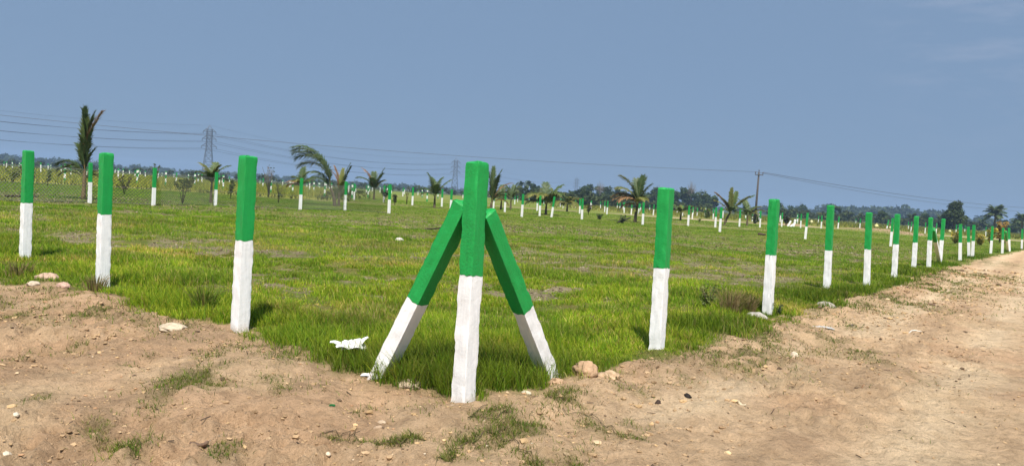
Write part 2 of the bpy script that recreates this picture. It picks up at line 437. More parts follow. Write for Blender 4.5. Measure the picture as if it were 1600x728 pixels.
# ------------------------------------------------------------------ ground
def build_ground():
    fine = np.arange(-48, 48.001, 0.2)
    co1 = np.arange(-180, -48, 3.0); co2 = np.arange(51, 180, 3.0)
    ang = np.radians(np.concatenate([co1, fine, co2]))           # 0 = +Y, closed ring
    rr = [0.6]
    while rr[-1] < 2900:
        r = rr[-1]
        k = .05 if r < 3 else .0042 if r < 14 else .012 if r < 160 else .06
        rr.append(r * (1 + k))
    rr.append(2960.0)
    rr = np.array(rr)
    A, R = np.meshgrid(ang, rr)
    X = R * np.sin(A); Y = R * np.cos(A)
    lay = layers(X, Y)
    Z = height(X, Y, lay)
    na, nr = len(ang), len(rr)
    V = np.stack([X.ravel(), Y.ravel(), Z.ravel()], 1)
    V = np.concatenate([V, [[0, 0, 0]]])
    x, y = X.ravel(), Y.ravel()
    L = {k: v.ravel() for k, v in lay.items()}
    g = L['field']
    def c3(c): return np.array(c)[None, :]
    def lerp(a, b, t): return a * (1 - t[:, None]) + b * t[:, None]
    n_big = fbm(x * .6, y * .6, 4, 61); n_mid = fbm(x * 2.2, y * 2.2, 4, 63)
    dirt = lerp(c3((.60, .405, .236)), c3((.69, .482, .292)), n_big)
    dirt = lerp(dirt, c3((.53, .315, .18)), .45 * sstep(.52, .66, fbm(x * .9 + 9, y * .9, 3, 67)))
    dirt = lerp(dirt, c3((.42, .285, .17)), .5 * sstep(.56, .70, n_mid))
    dirt = lerp(dirt, c3((.64, .475, .29)), .6 * sstep(.5, .7, fbm(x * 1.4, y * 1.4 + 4, 3, 69)) * sstep(1, 3, -L['sd']))
    tq = track_q(x, y)
    band = np.zeros_like(x)
    for off, wd in ((-.4, .28), (.95, .30), (2.3, .35), (3.3, .4)):
        band = np.maximum(band, np.exp(-((tq - off) / wd) ** 2))
    dirt = lerp(dirt, c3((.76, .57, .36)), .85 * band * sstep(.22, .42, fbm(x * .7, y * .7, 3, 79)) * (1 - sstep(50, 90, L['r'])))
    dirt = lerp(dirt, c3((.42, .28, .165)), .65 * np.exp(-((tq - .28) / .12) ** 2) * sstep(.4, .55, fbm(x * 1.1, y * 1.1, 3, 81)))
    turf = lerp(c3((.15, .18, .03)), c3((.21, .19, .055)), sstep(.4, .65, n_mid))
    turf = lerp(turf, c3((.16, .205, .026)), sstep(40, 90, L['r']) * .8)
    soil = lerp(c3((.22, .18, .10)), c3((.36, .29, .18)), n_mid)
    turf = lerp(turf, soil, np.clip(L['bare'] * 1.0, 0, 1))
    turf = lerp(turf, c3((.13, .17, .028)), sstep(30, 42, y - .8 * (x + 12)) * (1 - sstep(-.25, -.15, x / np.maximum(y, 1))) * (1 - L['crop']))
    turf = lerp(turf, c3((.29, .29, .05)), L['crop'])
    turf = lerp(turf, c3((.20, .20, .035)), L['rice'])
    turf = lerp(turf, c3((.30, .22, .14)), .6 * sstep(.56, .66, fbm(x * .06, y * .1, 3, 91)) * sstep(48, 70, y) * (1 - L['crop']) * (1 - L['rice']) * (1 - sstep(160, 250, y)))
    turf = lerp(turf, c3((.47, .35, .23)), np.clip(L['track'], 0, 1))
    turf = lerp(turf, c3((.07, .085, .03)), sstep(280, 420, L['r']))
    fh = np.zeros_like(x)
    for cx, cy, r0, hh in FARHEAPS:
        fh = np.maximum(fh, np.exp(-(((x - cx) ** 2 + (y - cy) ** 2) / (r0 * .9) ** 2)))
    turf = lerp(turf, c3((.40, .27, .17)), np.clip(fh * 1.6, 0, 1))
    col = lerp(dirt, turf, np.clip(g, 0, 1))
    col = lerp(col, c3((.16, .15, .055)), np.clip(L['patch'] * .75, 0, 1) * (1 - g))
    col = np.concatenate([col, c3((.42, .29, .17))])
    dattr = np.concatenate([1 - g, [1.0]])
    idx = np.arange(nr * na).reshape(nr, na)
    a = idx[:-1, :]; b = np.roll(idx, -1, 1)[:-1, :]; c = np.roll(idx, -1, 1)[1:, :]; d = idx[1:, :]
    quads = np.stack([a, d, c, b], -1).reshape(-1, 4)
    qg = g[quads].mean(1) > 0.5
    cen = nr * na
    def sub(name, mask, label_kind, inner):
        q = quads[mask]
        used, inv = np.unique(q, return_inverse=True)
        Vv = V[used]
        me = mesh_np(name, Vv, inv.reshape(-1), 4, col[used], True)
        at = me.attributes.new('dirt', 'FLOAT', 'POINT'); at.data.foreach_set('value', dattr[used].astype(np.float32))
        o = link(name, me, MAT_GROUND); o['kind'] = 'structure'
        return o
    sub('dirt_road', ~qg, 'structure', True)
    sub('field', qg, 'structure', False)

build_ground()

# ------------------------------------------------------------------ blades of grass
def blade_mesh(name, x, y, z, h, w, col, lean, segs=2, tipcol=None):
    n = len(x)
    th = rng.uniform(0, 2 * PI, n)                       # facing
    la = rng.uniform(0, 2 * PI, n)                       # lean direction
    dx, dy = np.cos(th) * w / 2, np.sin(th) * w / 2
    lx, ly = np.cos(la) * lean * h - 0.10 * h, np.sin(la) * lean * h
    base = np.stack([x, y, z - .01], 1)
    D = np.stack([dx, dy, np.zeros(n)], 1)
    tip = base + np.stack([lx, ly, h * np.sqrt(np.clip(1 - lean ** 2 * .7, .15, 1))], 1)
    if segs == 1:
        V = np.stack([base - D, base + D, tip], 1).reshape(-1, 3)
        Fc = np.arange(3 * n)
        C = np.repeat(col, 3, 0).reshape(n, 3, 3).copy()
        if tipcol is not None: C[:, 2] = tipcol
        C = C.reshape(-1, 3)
    else:
        mid = base + np.stack([lx * .35, ly * .35, (tip[:, 2] - base[:, 2]) * .58], 1)
        V = np.stack([base - D, base + D, mid - D * .8, mid + D * .8, tip], 1).reshape(-1, 3)
        k = np.arange(n)[:, None] * 5
        Fc = np.concatenate([k + [0, 1, 3], k + [0, 3, 2], k + [2, 3, 4]], 1).ravel()
        C = np.repeat(col, 5, 0).reshape(n, 5, 3).copy()
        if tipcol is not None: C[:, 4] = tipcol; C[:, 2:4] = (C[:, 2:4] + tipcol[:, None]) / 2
        C = C.reshape(-1, 3)
    return mesh_np(name, V, Fc, 3, C, True)

def scatter(n, y0, y1, half=0.80, p=1.0):
    """points spread over a wedge in front, uniform in area"""
    u = rng.uniform(0, 1, n)
    y = np.sqrt(y0 * y0 + u * (y1 * y1 - y0 * y0))
    x = rng.uniform(-half, half, n) * y
    return x, y

def palette(n, x, y, dry_base=.12):
    a = np.array([(.158, .268, .014), (.205, .305, .018), (.11, .225, .013), (.26, .325, .03), (.30, .27, .055), (.40, .33, .12)])
    t = fbm(x * .5, y * .5, 3, 101)
    r = rng.uniform(0, 1, n)
    pdry = np.clip(dry_base + .42 * sstep(.52, .7, t), 0, .8)
    k = np.where(r < pdry * .35, 5, np.where(r < pdry, 4, rng.integers(0, 4, n)))
    c = a[k] * rng.uniform(.78, 1.25, (n, 1)) * (.70 + .80 * fbm(x * 1.5, y * 1.5, 3, 104))[:, None]
    c = c * (1 + .35 * (sstep(.45, .62, fbm(x * .7 + 5, y * .9, 3, 105))[:, None] - .4) * np.array([1.0, .7, .4]))
    return c

def keep(mask, *arrs):
    return [q[mask] for q in arrs]

FEET = [(q.x, q.y) for q in (ground_pt(1024, 556), ground_pt(1030, 566), ground_pt(1199, 497), ground_pt(1205, 506), ground_pt(375, 518), ground_pt(160, 452), ground_pt(39, 411), ground_pt(1292, 456))]

def build_grass():
    VV = []
    # near sward
    bands = [(3.8, 8, 300000, 2), (8, 14, 330000, 2), (14, 28, 330000, 1), (28, 60, 260000, 1), (60, 92, 90000, 1)]
    for bi, (y0, y1, n, segs) in enumerate(bands):
        x, y = scatter(n, y0, y1, .82)
        L = layers(x, y)
        cl = fbm(x * 2.6, y * 2.6, 3, 120)
        prob = L['field'] ** 2 * (1 - .86 * L['bare']) * (.35 + .9 * sstep(.3, .6, cl)) * (1 - L['crop']) * (1 - L['rice']) * (1 - np.clip(L['track'], 0, 1))
        m = (rng.uniform(0, 1, n) < prob)
        x, y, cl = keep(m, x, y, cl); L = {k: v[m] for k, v in L.items()}
        z = height(x, y, L)
        k = len(x)
        verge = np.exp(-(np.abs(L['sd'] - .45) / .75) ** 2) * sstep(.40, .6, fbm(x * .9, y * .9, 3, 130))
        lush = sstep(.45, .65, fbm(x * .33 + 2, y * .5, 3, 133))
        h = (.022 + .06 * sstep(.3, .75, cl) + .04 * lush + .105 * verge) * rng.uniform(.55, 1.45, k)
        h = h * (1 - .45 * L['bare'])
        for qx, qy in FEET: h = h * (1 - .8 * np.exp(-((x - qx) ** 2 + (y - qy) ** 2) / .40 ** 2))
        px = y / 745.0
        w = np.maximum(.0045, px * (.75 if y0 < 28 else 1.0)) * rng.uniform(.7, 1.2, k)
        h = h * np.where(y > 22, np.clip(22 / y, .45, 1), 1)
        h = np.maximum(h, px * .55)
        col = palette(k, x, y, .12)
        col = col * (1 - .30 * verge[:, None])
        col = np.where((rng.uniform(0, 1, k) < .8 * verge)[:, None] & (col[:, 0:1] > col[:, 1:2] * .95), col * np.array([.42, .72, .3]), col)
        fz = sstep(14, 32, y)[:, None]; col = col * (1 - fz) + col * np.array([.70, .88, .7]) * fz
        lean = rng.uniform(.1, .8, k)
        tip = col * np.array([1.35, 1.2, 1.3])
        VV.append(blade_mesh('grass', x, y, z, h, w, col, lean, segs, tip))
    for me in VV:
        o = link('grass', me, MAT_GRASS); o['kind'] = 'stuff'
    # tall tussocks round the corner post and along the verge
    x = []; y = []; hh = []
    T = [(640, 590, .55, 1500, .30), (590, 585, .4, 900, .22), (680, 605, .4, 1200, .27), (800, 605, .5, 1500, .25), (850, 590, .5, 1400, .26), (770, 600, .4, 900, .22), (560, 570, .4, 900, .2),
         (310, 490, .5, 1100, .30), (270, 480, .5, 800, .24), (340, 480, .4, 700, .24), (230, 460, .5, 800, .2), (430, 525, .4, 900, .24), (480, 545, .5, 1000, .22), (400, 505, .35, 700, .22),
         (1000, 530, .4, 500, .14), (1060, 525, .4, 500, .12), (980, 555, .35, 600, .2), (920, 570, .4, 700, .2), (1130, 500, .4, 500, .25), (1160, 490, .5, 600, .25), (1235, 472, .5, 400, .14), (1270, 465, .5, 500, .22), (1330, 455, .5, 500, .22),
         (120, 440, .6, 700, .22), (60, 420, .6, 600, .2), (1400, 440, .6, 500, .2), (1440, 425, .6, 500, .2), (1170, 500, .3, 200, .14), (705, 590, .5, 1200, .3), (640, 560, .5, 900, .25), (830, 560, .5, 900, .22)]
    for px, py, s, n, h in T:
        c = ground_pt(px, py)
        n = int(n * 1.0)
        x.append(rng.normal(c.x, s * .5, n)); y.append(rng.normal(c.y, s * .6, n)); hh.append(np.full(n, h * (.85 if 540 < px < 880 else .70)))
    x = np.concatenate(x); y = np.concatenate(y); hh = np.concatenate(hh)
    L = layers(x, y); m = L['field'] > .45
    x, y, hh = keep(m, x, y, hh); z = height(x, y)
    for qx, qy in FEET: hh = hh * (1 - .75 * np.exp(-((x - qx) ** 2 + (y - qy) ** 2) / .45 ** 2))
    k = len(x)
    col = palette(k, x, y, .02) * .8
    col = np.where(col[:, 0:1] > col[:, 1:2] * .95, col * np.array([.5, .75, .35]), col)
    me = blade_mesh('tall_grass', x, y, z, hh * rng.uniform(.45, 1.3, k), np.maximum(.005, y / 745 * .7), col, rng.uniform(.15, .75, k), 2, col * np.array([1.35, 1.2, 1.2]))
    o = link('tall_grass', me, MAT_GRASS); o['kind'] = 'stuff'
    # low creeping tufts on the dirt
    n = 520000
    x, y = scatter(n, 3.8, 24, .80)
    L = layers(x, y)
    edge = np.exp(-(np.abs(L['sd'] + .25) / (.3 + .5 * (x < -.6))) ** 2) * sstep(.50, .64, fbm(x * 3, y * 3, 3, 140)) * .6
    spots = sstep(.70, .78, fbm(x * 2.1, y * 2.1, 3, 141)) * .25 * sstep(-3.2, -.4, L['sd'])
    m = (rng.uniform(0, 1, n) < (L['patch'] * 1.0 + edge + spots)) & (L['field'] < .5)
    x, y = keep(m, x, y); z = height(x, y); k = len(x)
    ex = []; ey = []
    for (cx, cy, ra, rb, st), (qx, qy, rx, ry, _) in zip(PW, PATCH):
        m_ = int(min(1700, st * rx * ry * 1.35 + 30))
        ex.append(rng.normal(cx, ra * .55, m_)); ey.append(rng.normal(cy, rb * .55, m_))
    ex = np.concatenate(ex); ey = np.concatenate(ey); m = (rng.uniform(0, 1, len(ex)) < .15 + sstep(.36, .55, fbm(ex * 5.0, ey * 5.0, 4, 21)))
    ex, ey = keep(m, ex, ey); x = np.concatenate([x, ex]); y = np.concatenate([y, ey]); z = height(x, y); k = len(x)
    a = np.array([(.13, .19, .02), (.09, .145, .02), (.20, .20, .04), (.28, .21, .09), (.16, .115, .055)])
    col = a[rng.choice(5, k, p=[.30, .24, .20, .14, .12])] * rng.uniform(.75, 1.25, (k, 1))
    me = blade_mesh('creeping_grass', x, y, z, rng.uniform(.012, .062, k) * (.5 + fbm(x * 4, y * 4, 2, 166)), np.maximum(.004, y / 745 * .7), col, rng.uniform(.4, .95, k), 2, col * 1.2)
    o = link('creeping_grass', me, MAT_GRASS); o['kind'] = 'stuff'
    # dead plant litter lying on the bare strips of the field
    n = 120000
    x, y = scatter(n, 6, 45, .8)
    L = layers(x, y); m = rng.uniform(0, 1, n) < L['bare'] * .55 * L['field']
    x, y = keep(m, x, y); z = height(x, y) + .012; k = len(x)
    a = np.array([(.29, .24, .13), (.21, .17, .09), (.37, .31, .19), (.13, .11, .06)])
    col = a[rng.integers(0, 4, k)] * rng.uniform(.8, 1.2, (k, 1))
    me = blade_mesh('dead_grass', x, y, z, rng.uniform(.03, .10, k) * np.maximum(1, y / 18), np.maximum(.008, y / 745 * .9), col, rng.uniform(.7, 1.0, k), 1)
    o = link('dead_grass', me, MAT_GRASS); o['kind'] = 'stuff'
    # standing crop beyond the chain link
    n = 170000
    x, y = scatter(n, 52, 210, .82)
    L = layers(x, y); m = (rng.uniform(0, 1, n) < L['crop'] * (.4 + .6 * sstep(.3, .6, fbm(x * .3, y * .3, 3, 150))))
    x, y = keep(m, x, y); k = len(x)
    t = fbm(x * .12, y * .12, 3, 152)
    a = np.array([(.33, .35, .045), (.25, .31, .045), (.42, .38, .06), (.17, .22, .035)])
    col = a[rng.choice(4, k, p=[.35, .25, .25, .15])] * rng.uniform(.8, 1.2, (k, 1)) * (.8 + .4 * t[:, None])
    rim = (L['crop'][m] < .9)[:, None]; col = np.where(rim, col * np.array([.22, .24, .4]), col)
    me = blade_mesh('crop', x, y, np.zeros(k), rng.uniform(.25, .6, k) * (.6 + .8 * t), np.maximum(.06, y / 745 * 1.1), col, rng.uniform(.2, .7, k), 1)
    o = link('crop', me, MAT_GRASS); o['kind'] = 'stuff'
    n = 60000
    x, y = scatter(n, 110, 300, .82)
    L = layers(x, y); m = rng.uniform(0, 1, n) < L['rice'] * .8
    x, y = keep(m, x, y); k = len(x)
    a = np.array([(.27, .25, .04), (.22, .23, .04), (.15, .19, .035)])
    col = a[rng.choice(3, k)] * rng.uniform(.8, 1.2, (k, 1))
    me = blade_mesh('ripe_crop', x, y, np.zeros(k), rng.uniform(.3, .6, k), np.maximum(.15, y / 745 * 1.2), col, rng.uniform(.2, .7, k), 1)
    o = link('ripe_crop', me, MAT_GRASS); o['kind'] = 'stuff'

build_grass()

# ------------------------------------------------------------------ pebbles and clods strewn on the dirt (uncountable)
def ico_points():
    t = (1 + 5 ** .5) / 2
    v = np.array([(-1, t, 0), (1, t, 0), (-1, -t, 0), (1, -t, 0), (0, -1, t), (0, 1, t), (0, -1, -t), (0, 1, -t), (t, 0, -1), (t, 0, 1), (-t, 0, -1), (-t, 0, 1)], float)
    v /= np.linalg.norm(v[0])
    f = np.array([(0, 11, 5), (0, 5, 1), (0, 1, 7), (0, 7, 10), (0, 10, 11), (1, 5, 9), (5, 11, 4), (11, 10, 2), (10, 7, 6), (7, 1, 8), (3, 9, 4), (3, 4, 2), (3, 2, 6), (3, 6, 8), (3, 8, 9), (4, 9, 5), (2, 4, 11), (6, 2, 10), (8, 6, 7), (9, 8, 1)])
    return v, f

def build_gravel():
    v, f = ico_points()
    n = 60000
    x, y = scatter(n, 3.6, 26, .80)
    L = layers(x, y)
    cl = fbm(x * 1.3, y * 1.3, 4, 161)
    p = (1 - L['field']) * (.12 + .9 * sstep(.42, .66, cl)) * (1 - .8 * sstep(1.4, 2.6, -L['sd']) * sstep(0, 1, x))
    m = rng.uniform(0, 1, n) < p
    fx, fy = scatter(90000, 6, 40, .8); FL = layers(fx, fy); fm = rng.uniform(0, 1, len(fx)) < FL['bare'] * FL['field'] * .5
    fx, fy = keep(fm, fx, fy)
    cx, cy = scatter(26000, 3.6, 16, .80); CL = layers(cx, cy)
    cm = rng.uniform(0, 1, len(cx)) < (1 - CL['field']) * (.08 + 1.0 * sstep(.46, .64, fbm(cx * .9, cy * .9, 4, 181))) * (1 - .95 * sstep(.9, 2.0, -CL['sd']) * sstep(0, 1, cx))
    cx, cy = keep(cm, cx, cy); nc_ = len(cx)
    nf0 = len(fx); fx = np.concatenate([fx, cx]); fy = np.concatenate([fy, cy]); nf = len(fx)
    x, y = keep(m, x, y); nd_ = len(x); x = np.concatenate([x, fx]); y = np.concatenate([y, fy]); k = len(x); z = height(x, y)
    s = .0055 * (1 + rng.pareto(2.9, k)); s = np.clip(s, .003, .024) * np.maximum(1, y / 9)
    s[nd_:] = rng.uniform(.010, .034, nf) * np.maximum(.8, y[nd_:] / 24)
    s[nd_ + nf0:] = np.clip(.006 * (1 + rng.pareto(2.6, nc_)), .004, .019)
    V = v[None] * (s[:, None, None]) * rng.uniform(.6, 1.35, (k, 12, 1)) * np.stack([rng.uniform(.8, 1.5, k), rng.uniform(.8, 1.3, k), rng.uniform(.5, .85, k)], 1)[:, None, :]
    V = V + np.stack([x, y, z + s * .25], 1)[:, None, :]
    Fc = f[None] + (np.arange(k) * 12)[:, None, None]
    a = np.array([(.56, .38, .20), (.40, .27, .15), (.62, .46, .28), (.45, .27, .15), (.16, .11, .07), (.68, .56, .40)])
    col = a[rng.choice(6, k, p=[.38, .26, .05, .12, .18, .01])] * rng.uniform(.85, 1.15, (k, 1))
    col[nd_:] = np.array([(.27, .22, .14), (.20, .16, .10), (.33, .28, .19), (.14, .11, .07)])[rng.integers(0, 4, nf)]
    col[nd_ + nf0:] = np.array([(.46, .31, .175), (.40, .27, .15), (.50, .345, .20), (.33, .22, .125)])[rng.integers(0, 4, nc_)]
    me = mesh_np('gravel', V.reshape(-1, 3), Fc.ravel(), 3, np.repeat(col, 12, 0), False)
    o = link('gravel', me, MAT_CLOD); o['kind'] = 'stuff'
    # dark bits of dung and twig
    n = 1500
    x, y = scatter(n, 3.7, 16, .75)
    L = layers(x, y); m = (L['field'] < .3) & (rng.uniform(0, 1, n) < .25 + .6 * sstep(.5, .65, fbm(x, y, 3, 171))) & (L['sd'] > -3.4)
    x, y = keep(m, x, y); k = len(x); z = height(x, y)
    V = []; 
    th = rng.uniform(0, PI, k); ln = .012 + .05 * rng.uniform(0, 1, k) ** 3; wd = rng.uniform(.0015, .004, k)
    d = np.stack([np.cos(th), np.sin(th), rng.uniform(-.1, .25, k)], 1); q = np.stack([-np.sin(th), np.cos(th), np.zeros(k)], 1); u = np.array([0, 0, 1.0])
    c = np.stack([x, y, z + .006], 1)
    P = [c - d * ln[:, None] - q * wd[:, None], c - d * ln[:, None] + q * wd[:, None], c - d * ln[:, None] + u * wd[:, None] * 2,
         c + d * ln[:, None] - q * wd[:, None], c + d * ln[:, None] + q * wd[:, None], c + d * ln[:, None] + u * wd[:, None] * 2]
    V = np.stack(P, 1).reshape(-1, 3)
    f2 = np.array([(0, 1, 4), (0, 4, 3), (1, 2, 5), (1, 5, 4), (2, 0, 3), (2, 3, 5)])
    Fc = f2[None] + (np.arange(k) * 6)[:, None, None]
    col = np.array([(.13, .09, .06), (.20, .14, .09), (.09, .065, .045)])[rng.integers(0, 3, k)]
    me = mesh_np('twig_litter', V, Fc.ravel(), 3, np.repeat(col, 6, 0), False)
    o = link('twig_litter', me, MAT_BARK); o['kind'] = 'stuff'

build_gravel()

# ------------------------------------------------------------------ individual stones
def rock_mesh(name, sx, sy, sz, col, seed, level=3, rough=.28):
    v, f = ico_points()
    v = [Vector(q) for q in v]; f = [tuple(q) for q in f]
    for _ in range(level):
        cache = {}; nf = []
        def mid(a, b):
            k = (min(a, b), max(a, b))
            if k not in cache:
                cache[k] = len(v); v.append(((v[a] + v[b]) / 2).normalized())
            return cache[k]
        for a, b, c in f:
            ab, bc, ca = mid(a, b), mid(b, c), mid(c, a)
            nf += [(a, ab, ca), (b, bc, ab), (c, ca, bc), (ab, bc, ca)]
        f = nf
    P = np.array([tuple(q) for q in v])
    d = 1 + rough * 2 * (fbm(P[:, 0] * 1.3 + seed * 3.1 + P[:, 2], P[:, 1] * 1.3 + P[:, 2] * .8, 4, seed, .6) - .5)
    d += rough * .5 * (vnoise(P[:, 0] * 6 + P[:, 2] * 3, P[:, 1] * 6 - P[:, 2] * 4, seed + 3) - .5)
    d += rough * .35 * (fbm(P[:, 0] * 4 + seed, P[:, 1] * 4 + P[:, 2] * 3.1, 3, seed + 5, .7) - .5)
    P = P * d[:, None]
    P[:, 2] = np.maximum(P[:, 2], -.45)
    P = P * np.array([sx / 2, sy / 2, sz])
    c = np.array(col)[None] * (.85 + .3 * vnoise(P[:, 0] * 40, P[:, 1] * 40 + P[:, 2] * 30, seed + 9))[:, None]
    return mesh_np(name, P, np.array(f).ravel(), 3, c, True)

ROCKS = [  # px, py, width px, height/width, colour, category, label, kind
    ('dirt_clod', 913, 592, 38, .55, (.47, .31, .19), 'clod', 'biggest reddish dirt clod at the field edge, right of the corner post', 'c'),
    ('dirt_clod', 950, 592, 34, .40, (.50, .35, .22), 'clod', 'flatter tan dirt clod just right of the biggest reddish clod', 'c'),
    ('dirt_clod', 872, 606, 28, .45, (.47, .31, .19), 'clod', 'small reddish dirt clod between right brace foot and biggest clod', 'c'),
    ('stone', 1181, 501, 34, .32, (.40, .37, .32), 'stone', 'grey flat stone at the foot of the second roadside post', 's'),
    ('stone', 1290, 478, 30, .38, (.38, .34, .28), 'stone', 'grey rounded stone in grass edge below the third roadside post', 's'),
    ('stone', 1241, 558, 12, .9, (.68, .56, .42), 'stone', 'small upright cream stone lying alone on the road edge', 's'),
    ('stone', 72, 447, 34, .35, (.48, .33, .24), 'stone', 'pinkish slab of stone on the heap below the leftmost post', 's'),
    ('stone', 99, 456, 22, .38, (.52, .34, .26), 'stone', 'smaller pink stone just right of the pinkish slab', 's'),
    ('stone', 52, 453, 18, .35, (.55, .44, .33), 'stone', 'pale small stone just left of the pinkish slab', 's'),
    ('stone', 268, 523, 42, .25, (.55, .45, .32), 'stone', 'pale flat stone on bare earth left of the first left post', 's'),
    ('stone', 10, 706, 18, .6, (.66, .56, .42), 'stone', 'cream stone at the bottom left corner of the dirt', 's'),
    ('stone', 25, 651, 10, .6, (.66, .57, .44), 'stone', 'tiny cream stone above the bottom left cream stone', 's'),
    ('stone', 1137, 712, 12, .5, (.62, .46, .26), 'stone', 'small yellowish stone on the road near the bottom', 's'),
    ('stone', 592, 664, 16, .55, (.46, .33, .22), 'stone', 'tan stone on dirt in front of the left brace', 's'),
    ('stone', 597, 653, 14, .4, (.50, .38, .26), 'stone', 'flat tan stone just behind another tan stone before left brace', 's'),
    ('stone', 710, 634, 18, .35, (.52, .40, .27), 'stone', 'pale clod on dirt directly before the corner post foot', 's'),
    ('stone', 513, 707, 9, .6, (.64, .52, .38), 'stone', 'small pale stone at bottom, left of the grass runners', 's'),
    ('stone', 823, 612, 16, .4, (.50, .44, .32), 'stone', 'half buried pale stone in the grass edge right of corner post', 's'),
    ('stone', 637, 607, 40, .30, (.42, .33, .22), 'stone', 'lumpy earth covered stone at grass edge left of corner post', 's'),
    ('stone', 624, 376, 13, .5, (.60, .56, .50), 'stone', 'small whitish stone in grass behind the left brace', 's'),
    ('stone', 1332, 505, 8, .6, (.15, .12, .10), 'stone', 'dark small stone at the roadside near scattered litter', 's'),
    ('dung_lump', 1073, 619, 13, .5, (.035, .03, .028), 'dung', 'black dung lump on the road verge', 'c'),
    ('dung_lump', 1028, 631, 9, .6, (.07, .05, .04), 'dung', 'dark brown dung lump left of the black one', 'c'),
    ('dung_lump', 1455, 474, 13, .45, (.16, .10, .07), 'dung', 'dark brown lump at the far road edge', 'c'),
]
for i, (nm, px, py, wp, hr, col, cat, lab, kd) in enumerate(ROCKS):
    p = ground_pt(px, py)
    s = wp / F * p.y
    z = gz(p.x, p.y)
    me = rock_mesh(nm, s, s * random.uniform(.6, .9), s * hr * .75, col, 200 + i * 7, 3, .5 if kd == 'c' else .26)
    o = link(nm, me, MAT_CLOD if kd == 'c' else MAT_STONE)
    o.location = (p.x, p.y, z + s * hr * .12); o.rotation_euler = (0, 0, random.uniform(-.5, .5))
    tag(o, lab, cat)

# twig, shard, torn paper, rag
def stick(px0, py0, px1, py1, r, col, name, lab, cat, lift=.012):
    a, b = ground_pt(px0, py0), ground_pt(px1, py1)
    mb = MB(); pts = []
    for k in range(8):
        t = k / 7; q = a.lerp(b, t)
        pts.append((q.x, q.y + .02 * math.sin(t * 5), gz(q.x, q.y) + lift + .01 * math.sin(t * 7)))
    mb.tube(pts, [r * (1.2 - .7 * abs(k / 7 - .4)) for k in range(8)], 6, col)
    tag(mb.build(name, MAT_BARK, smooth=True), lab, cat)
stick(296, 692, 326, 698, .012, (.20, .13, .09), 'stick', 'short brown stick lying on the dirt at bottom left', 'stick')
stick(664, 359, 688, 357, .03, (.07, .055, .04), 'branch', 'dark fallen branch in the grass behind the left brace', 'branch', .04)
stick(965, 349, 985, 341, .05, (.06, .055, .035), 'branch', 'dark fallen frond stalk beside the orange tinged palm', 'branch', .08)
stick(8, 308, 60, 309, .04, (.08, .06, .045), 'branch', 'dark fallen branch in grass beyond the leftmost post', 'branch', .05)
stick(1184, 367, 1196, 368, .08, (.09, .065, .05), 'branch', 'dark rotting log in the field left of second roadside post', 'log', .06)
stick(1420, 516, 1440, 517, .008, (.68, .64, .56), 'stick', 'thin pale stick on the sandy road', 'stick')
stick(1150, 634, 1164, 636, .010, (.62, .52, .36), 'stick', 'pale peeled stick on the road surface', 'stick')

def crumpled(name, w, d, h, seed, col, n=10, fold=.6):
    g = np.linspace(-1, 1, n)
    X, Y = np.meshgrid(g, g)
    a = np.abs(fbm(X * 2.2 + seed, Y * 2.2, 2, seed, .6) - .5) * 2
    b = np.abs(fbm(X * 4.1, Y * 4.1 + seed, 2, seed + 5) - .5) * 2
    Z = (1 - a * 1.5) * .75 + b * .5 * fold
    Z *= np.clip(1.25 - .8 * (X ** 2 + Y ** 2) ** .5, .05, 1)
    Xd = X * (1 + .25 * (vnoise(X * 3, Y * 3, seed + 1) - .5)) * w / 2; Yd = Y * (1 + .25 * (vnoise(X * 3, Y * 3, seed + 2) - .5)) * d / 2
    V = np.stack([Xd.ravel(), Yd.ravel(), np.maximum(Z, 0).ravel() * h], 1)
    idx = np.arange(n * n).reshape(n, n)
    q = np.stack([idx[:-1, :-1], idx[:-1, 1:], idx[1:, 1:], idx[1:, :-1]], -1).reshape(-1, 4)
    # thickness
    V2 = V - np.array([0, 0, .004])
    q2 = q[:, ::-1] + n * n
    me = mesh_np(name, np.concatenate([V, V2]), np.concatenate([q, q2]).ravel(), 4, np.tile(np.array(col)[None], (2 * n * n, 1)), False)
    return me

# torn white paper: crumpled sheet with stiff torn flaps
def torn_paper():
    p = ground_pt(550, 566); z = gz(p.x, p.y)
    root = empty('crumpled_paper', (p.x, p.y, z + .085), .2)
    tag(root, 'torn crumpled white paper in grass left of the left brace', 'paper litter')
    root.scale = (.74, .74, .85)
    o = link('crumpled_sheet', crumpled('crumpled_sheet', .28, .22, .13, 31, (.80, .78, .75)), MAT_PAPER, root)
    mb = MB()
    for (x0, y0, ang, tilt, ln, wd) in [(.06, -.02, .35, .75, .15, .10), (-.03, -.06, 2.2, .45, .13, .14), (-.10, 0, 2.9, .25, .16, .13), (.02, .0, 1.0, .55, .13, .13), (.0, -.09, -.5, .15, .13, .12), (-.07, -.09, 3.6, .2, .13, .12)]:
        u = Vector((math.cos(ang) * math.cos(tilt), math.sin(ang) * math.cos(tilt), math.sin(tilt)))
        s = Vector((-math.sin(ang), math.cos(ang), 0)); n = u.cross(s).normalized()
        b = Vector((x0, y0, .015)); vs = []
        prof = [(0, .5), (.35, .55), (.7, .42), (.88, .30), (1, .12)]
        top = []
        for t, w in prof:
            c = b + u * (ln * t) + n * (.03 * math.sin(t * 3))
            top += [c - s * wd * w, c + n * .012, c + s * wd * w]
        nt = len(top); vs = top + [q - n * .003 for q in top]
        fs = []
        for i in range(len(prof) - 1):
            for j in range(2):
                a = i * 3 + j
                fs += [(a, a + 1, a + 4, a + 3), (nt + a + 3, nt + a + 4, nt + a + 1, nt + a)]
        mb.add(vs, fs, (.82, .80, .77))
    mb.build('torn_flap', MAT_PAPER, root)
torn_paper()
p = ground_pt(1286, 509)
o = link('rag', crumpled('rag', .26, .16, .035, 77, (.42, .40, .37), 16), MAT_PAPER); o.location = (p.x, p.y, gz(p.x, p.y) + .012)
